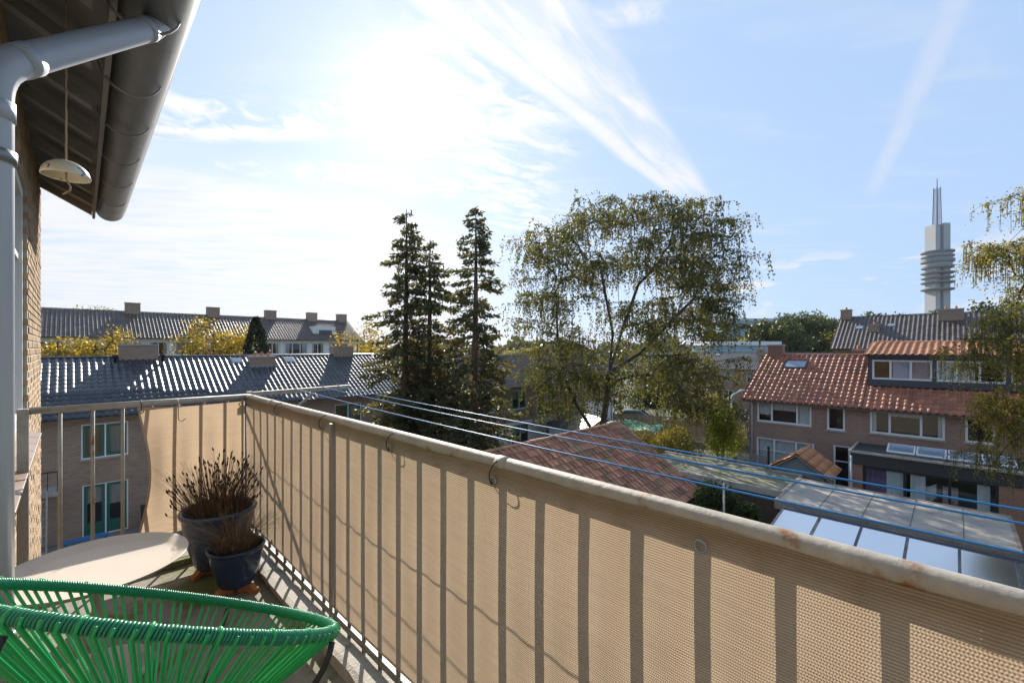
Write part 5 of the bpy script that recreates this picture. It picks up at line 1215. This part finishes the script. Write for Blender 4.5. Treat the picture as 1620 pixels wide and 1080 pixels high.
def net_mat():
    m = bpy.data.materials.new('green_net'); m.use_nodes = True; t = m.node_tree; X.t = t; o = t.nodes['Material Output']; b = t.nodes['Principled BSDF']; b.inputs['Base Color'].default_value = (.1, .42, .26, 1)
    g = t.nodes.new('ShaderNodeNewGeometry'); tp = t.nodes.new('ShaderNodeBsdfTransparent'); ms = t.nodes.new('ShaderNodeMixShader')
    t.links.new((noise(g.outputs['Position'], 14, 3).step(.42, .58) * .75).k, ms.inputs[0]); t.links.new(tp.outputs[0], ms.inputs[1]); t.links.new(b.outputs[0], ms.inputs[2]); t.links.new(ms.outputs[0], o.inputs[0]); return m
top(net.add(vs, fs).build('garden_net', net_mat(), None, True), 'green garden netting thrown over the hedge', 'net')
bush('shrub', 'dark ivy-like shrub in the gap between garage and mossy flat roof', (17.0, 6.3), .9, 1.1, 2.9, ivy_leaf, 9000)
bush('shrub', 'dark shrub around the steel pole in front of the shed', (16.6, 5.1), .8, .8, 2.4, ivy_leaf, 8000)
bush('shrub', 'low mixed shrub at the foot of the veranda', (15.6, 4.9), 1.0, .7, 1.7, green_leaf, 6000)
bush('shrub', 'green shrub growing under the tall conifers', (12.2, 17.6), 2.2, 1.6, 3.0, ivy_leaf, 9000, .12, .05)
bush('shrub', 'shrub between the conifers and the balcony house', (15.0, 17.4), 1.8, 1.5, 2.8, green_leaf, 8000, .12, .05)
bush('shrub', 'dark clipped shrub beside the lamp post', (40.5, 14.6), 3.4, 2.8, 3.2, dark_leaf, 9000, .16, .07)
bush('shrub', 'dark tall shrub behind the parked grey car', (44.5, 22.5), 3.6, 3.2, 4.6, ivy_leaf, 9000, .18, .08)
round_tree('young_tree', 'small light green tree by the street lamp', P0(1120, 34), Ht(606, 34), 1.8, hedge_leaf, 60, 40, .14, .06, .3)
bush('shrub', 'low shrub on the terrace edge of the green-framed house', (5.0, 22.3), 1.4, .9, 1.3, ivy_leaf, 5000)
# far trees
G_F = 'tree line beyond the red roofs'
pro = [round_tree('far_tree', 'broad green tree in the far tree line', P0(1215, 100), Ht(506, 100), 5.2, green_leaf, 120, 60, .55, .24, .8, G_F, .2),
       round_tree('far_tree', 'broad green tree in the far tree line', P0(1262, 108), Ht(503, 108), 5.6, green_leaf, 120, 60, .55, .24, .8, G_F, .2),
       round_tree('far_tree', 'yellow-green tree in the far tree line', P0(1335, 96), Ht(505, 96), 4.6, hedge_leaf, 110, 60, .5, .22, .8, G_F, .2)]
def dup(t, loc, rz, sc, label=None):
    r = t.copy(); COL.objects.link(r); r.location = loc; r.rotation_euler = (0, 0, rz); r.scale = (sc, sc, sc)
    if label: r['label'] = label
    for c in t.children: k = c.copy(); COL.objects.link(k); k.parent = r; k.matrix_parent_inverse = Matrix.Translation(-Vector(t.location))
    return r
k = 0
for (x, f, sc) in ((1195, 112, .92), (1238, 95, .95), (1288, 102, 1.05), (1310, 112, 1.08), (1362, 104, 1.06), (1388, 98, 1.0), (1410, 110, 1.0), (1440, 118, 1.05), (1500, 105, 1.12), (1535, 95, 1.1), (1570, 92, 1.15), (1605, 98, 1.2), (1160, 118, .8), (1130, 125, .8), (1640, 90, 1.2)):
    s_ = pro[k % 2 if k % 5 else 2]; dup(s_, P0(x, f), k * 1.3, sc * (.97 + .06 * random.random())); k += 1
for (x, f, sc) in ((815, 110, .62), (842, 105, .68), (800, 118, .6), (770, 112, .62), (870, 112, .6), (520, 95, .58), (900, 120, .62), (700, 115, .62)):
    dup(pro[2], P0(x, f), k * 1.3, sc, 'yellow-brown tree low on the skyline between the conifers and the birch')['group'] = 'low skyline trees'; k += 1
# far wood closing the horizon
n = 26000; ang_ = rng.uniform(-1.05, 1.05, n); f_ = rng.uniform(170, 230, n); x_ = 810 + 700 * np.tan(ang_ * .9)
hh_ = 9.2 + 1.6 * np.sin(ang_ * 23) + 1.3 * np.sin(ang_ * 51 + 1) + .8 * np.sin(ang_ * 117); z_ = hh_ * rng.random(n) ** .5
r_ = np.tan(ang_ * .9) * f_; P = np.stack([(r_ + f_) * .7071, (f_ - r_) * .7071, z_], 1)
wd_ = quads_obj('far_wood', leafq(P, rng.normal(size=(n, 3)), 2.2 * rng.uniform(.6, 1.3, n), .9 * rng.uniform(.6, 1.3, n)), leaf_mat('wood_leaf', [(.04, .055, .025), (.06, .075, .03), (.1, .1, .035), (.16, .13, .04)], .3)); struct(wd_, 'stuff')
wd_['label'] = 'distant woodland along the horizon'

# ------------------------------------------------------------------ air
hz = MB().box(-70, 660, -170, 440, -1, 162).build('haze', None); hz['kind'] = 'stuff'; hz['label'] = 'thin pale autumn haze over the neighbourhood'
hm = bpy.data.materials.new('haze'); hm.use_nodes = True; t = hm.node_tree; t.nodes.remove(t.nodes['Principled BSDF'])
pv = t.nodes.new('ShaderNodeVolumePrincipled'); pv.inputs['Color'].default_value = (.9, .93, .97, 1); pv.inputs['Density'].default_value = .0001; pv.inputs['Anisotropy'].default_value = .5
t.links.new(pv.outputs[0], t.nodes['Material Output'].inputs['Volume']); hz.data.materials.append(hm)
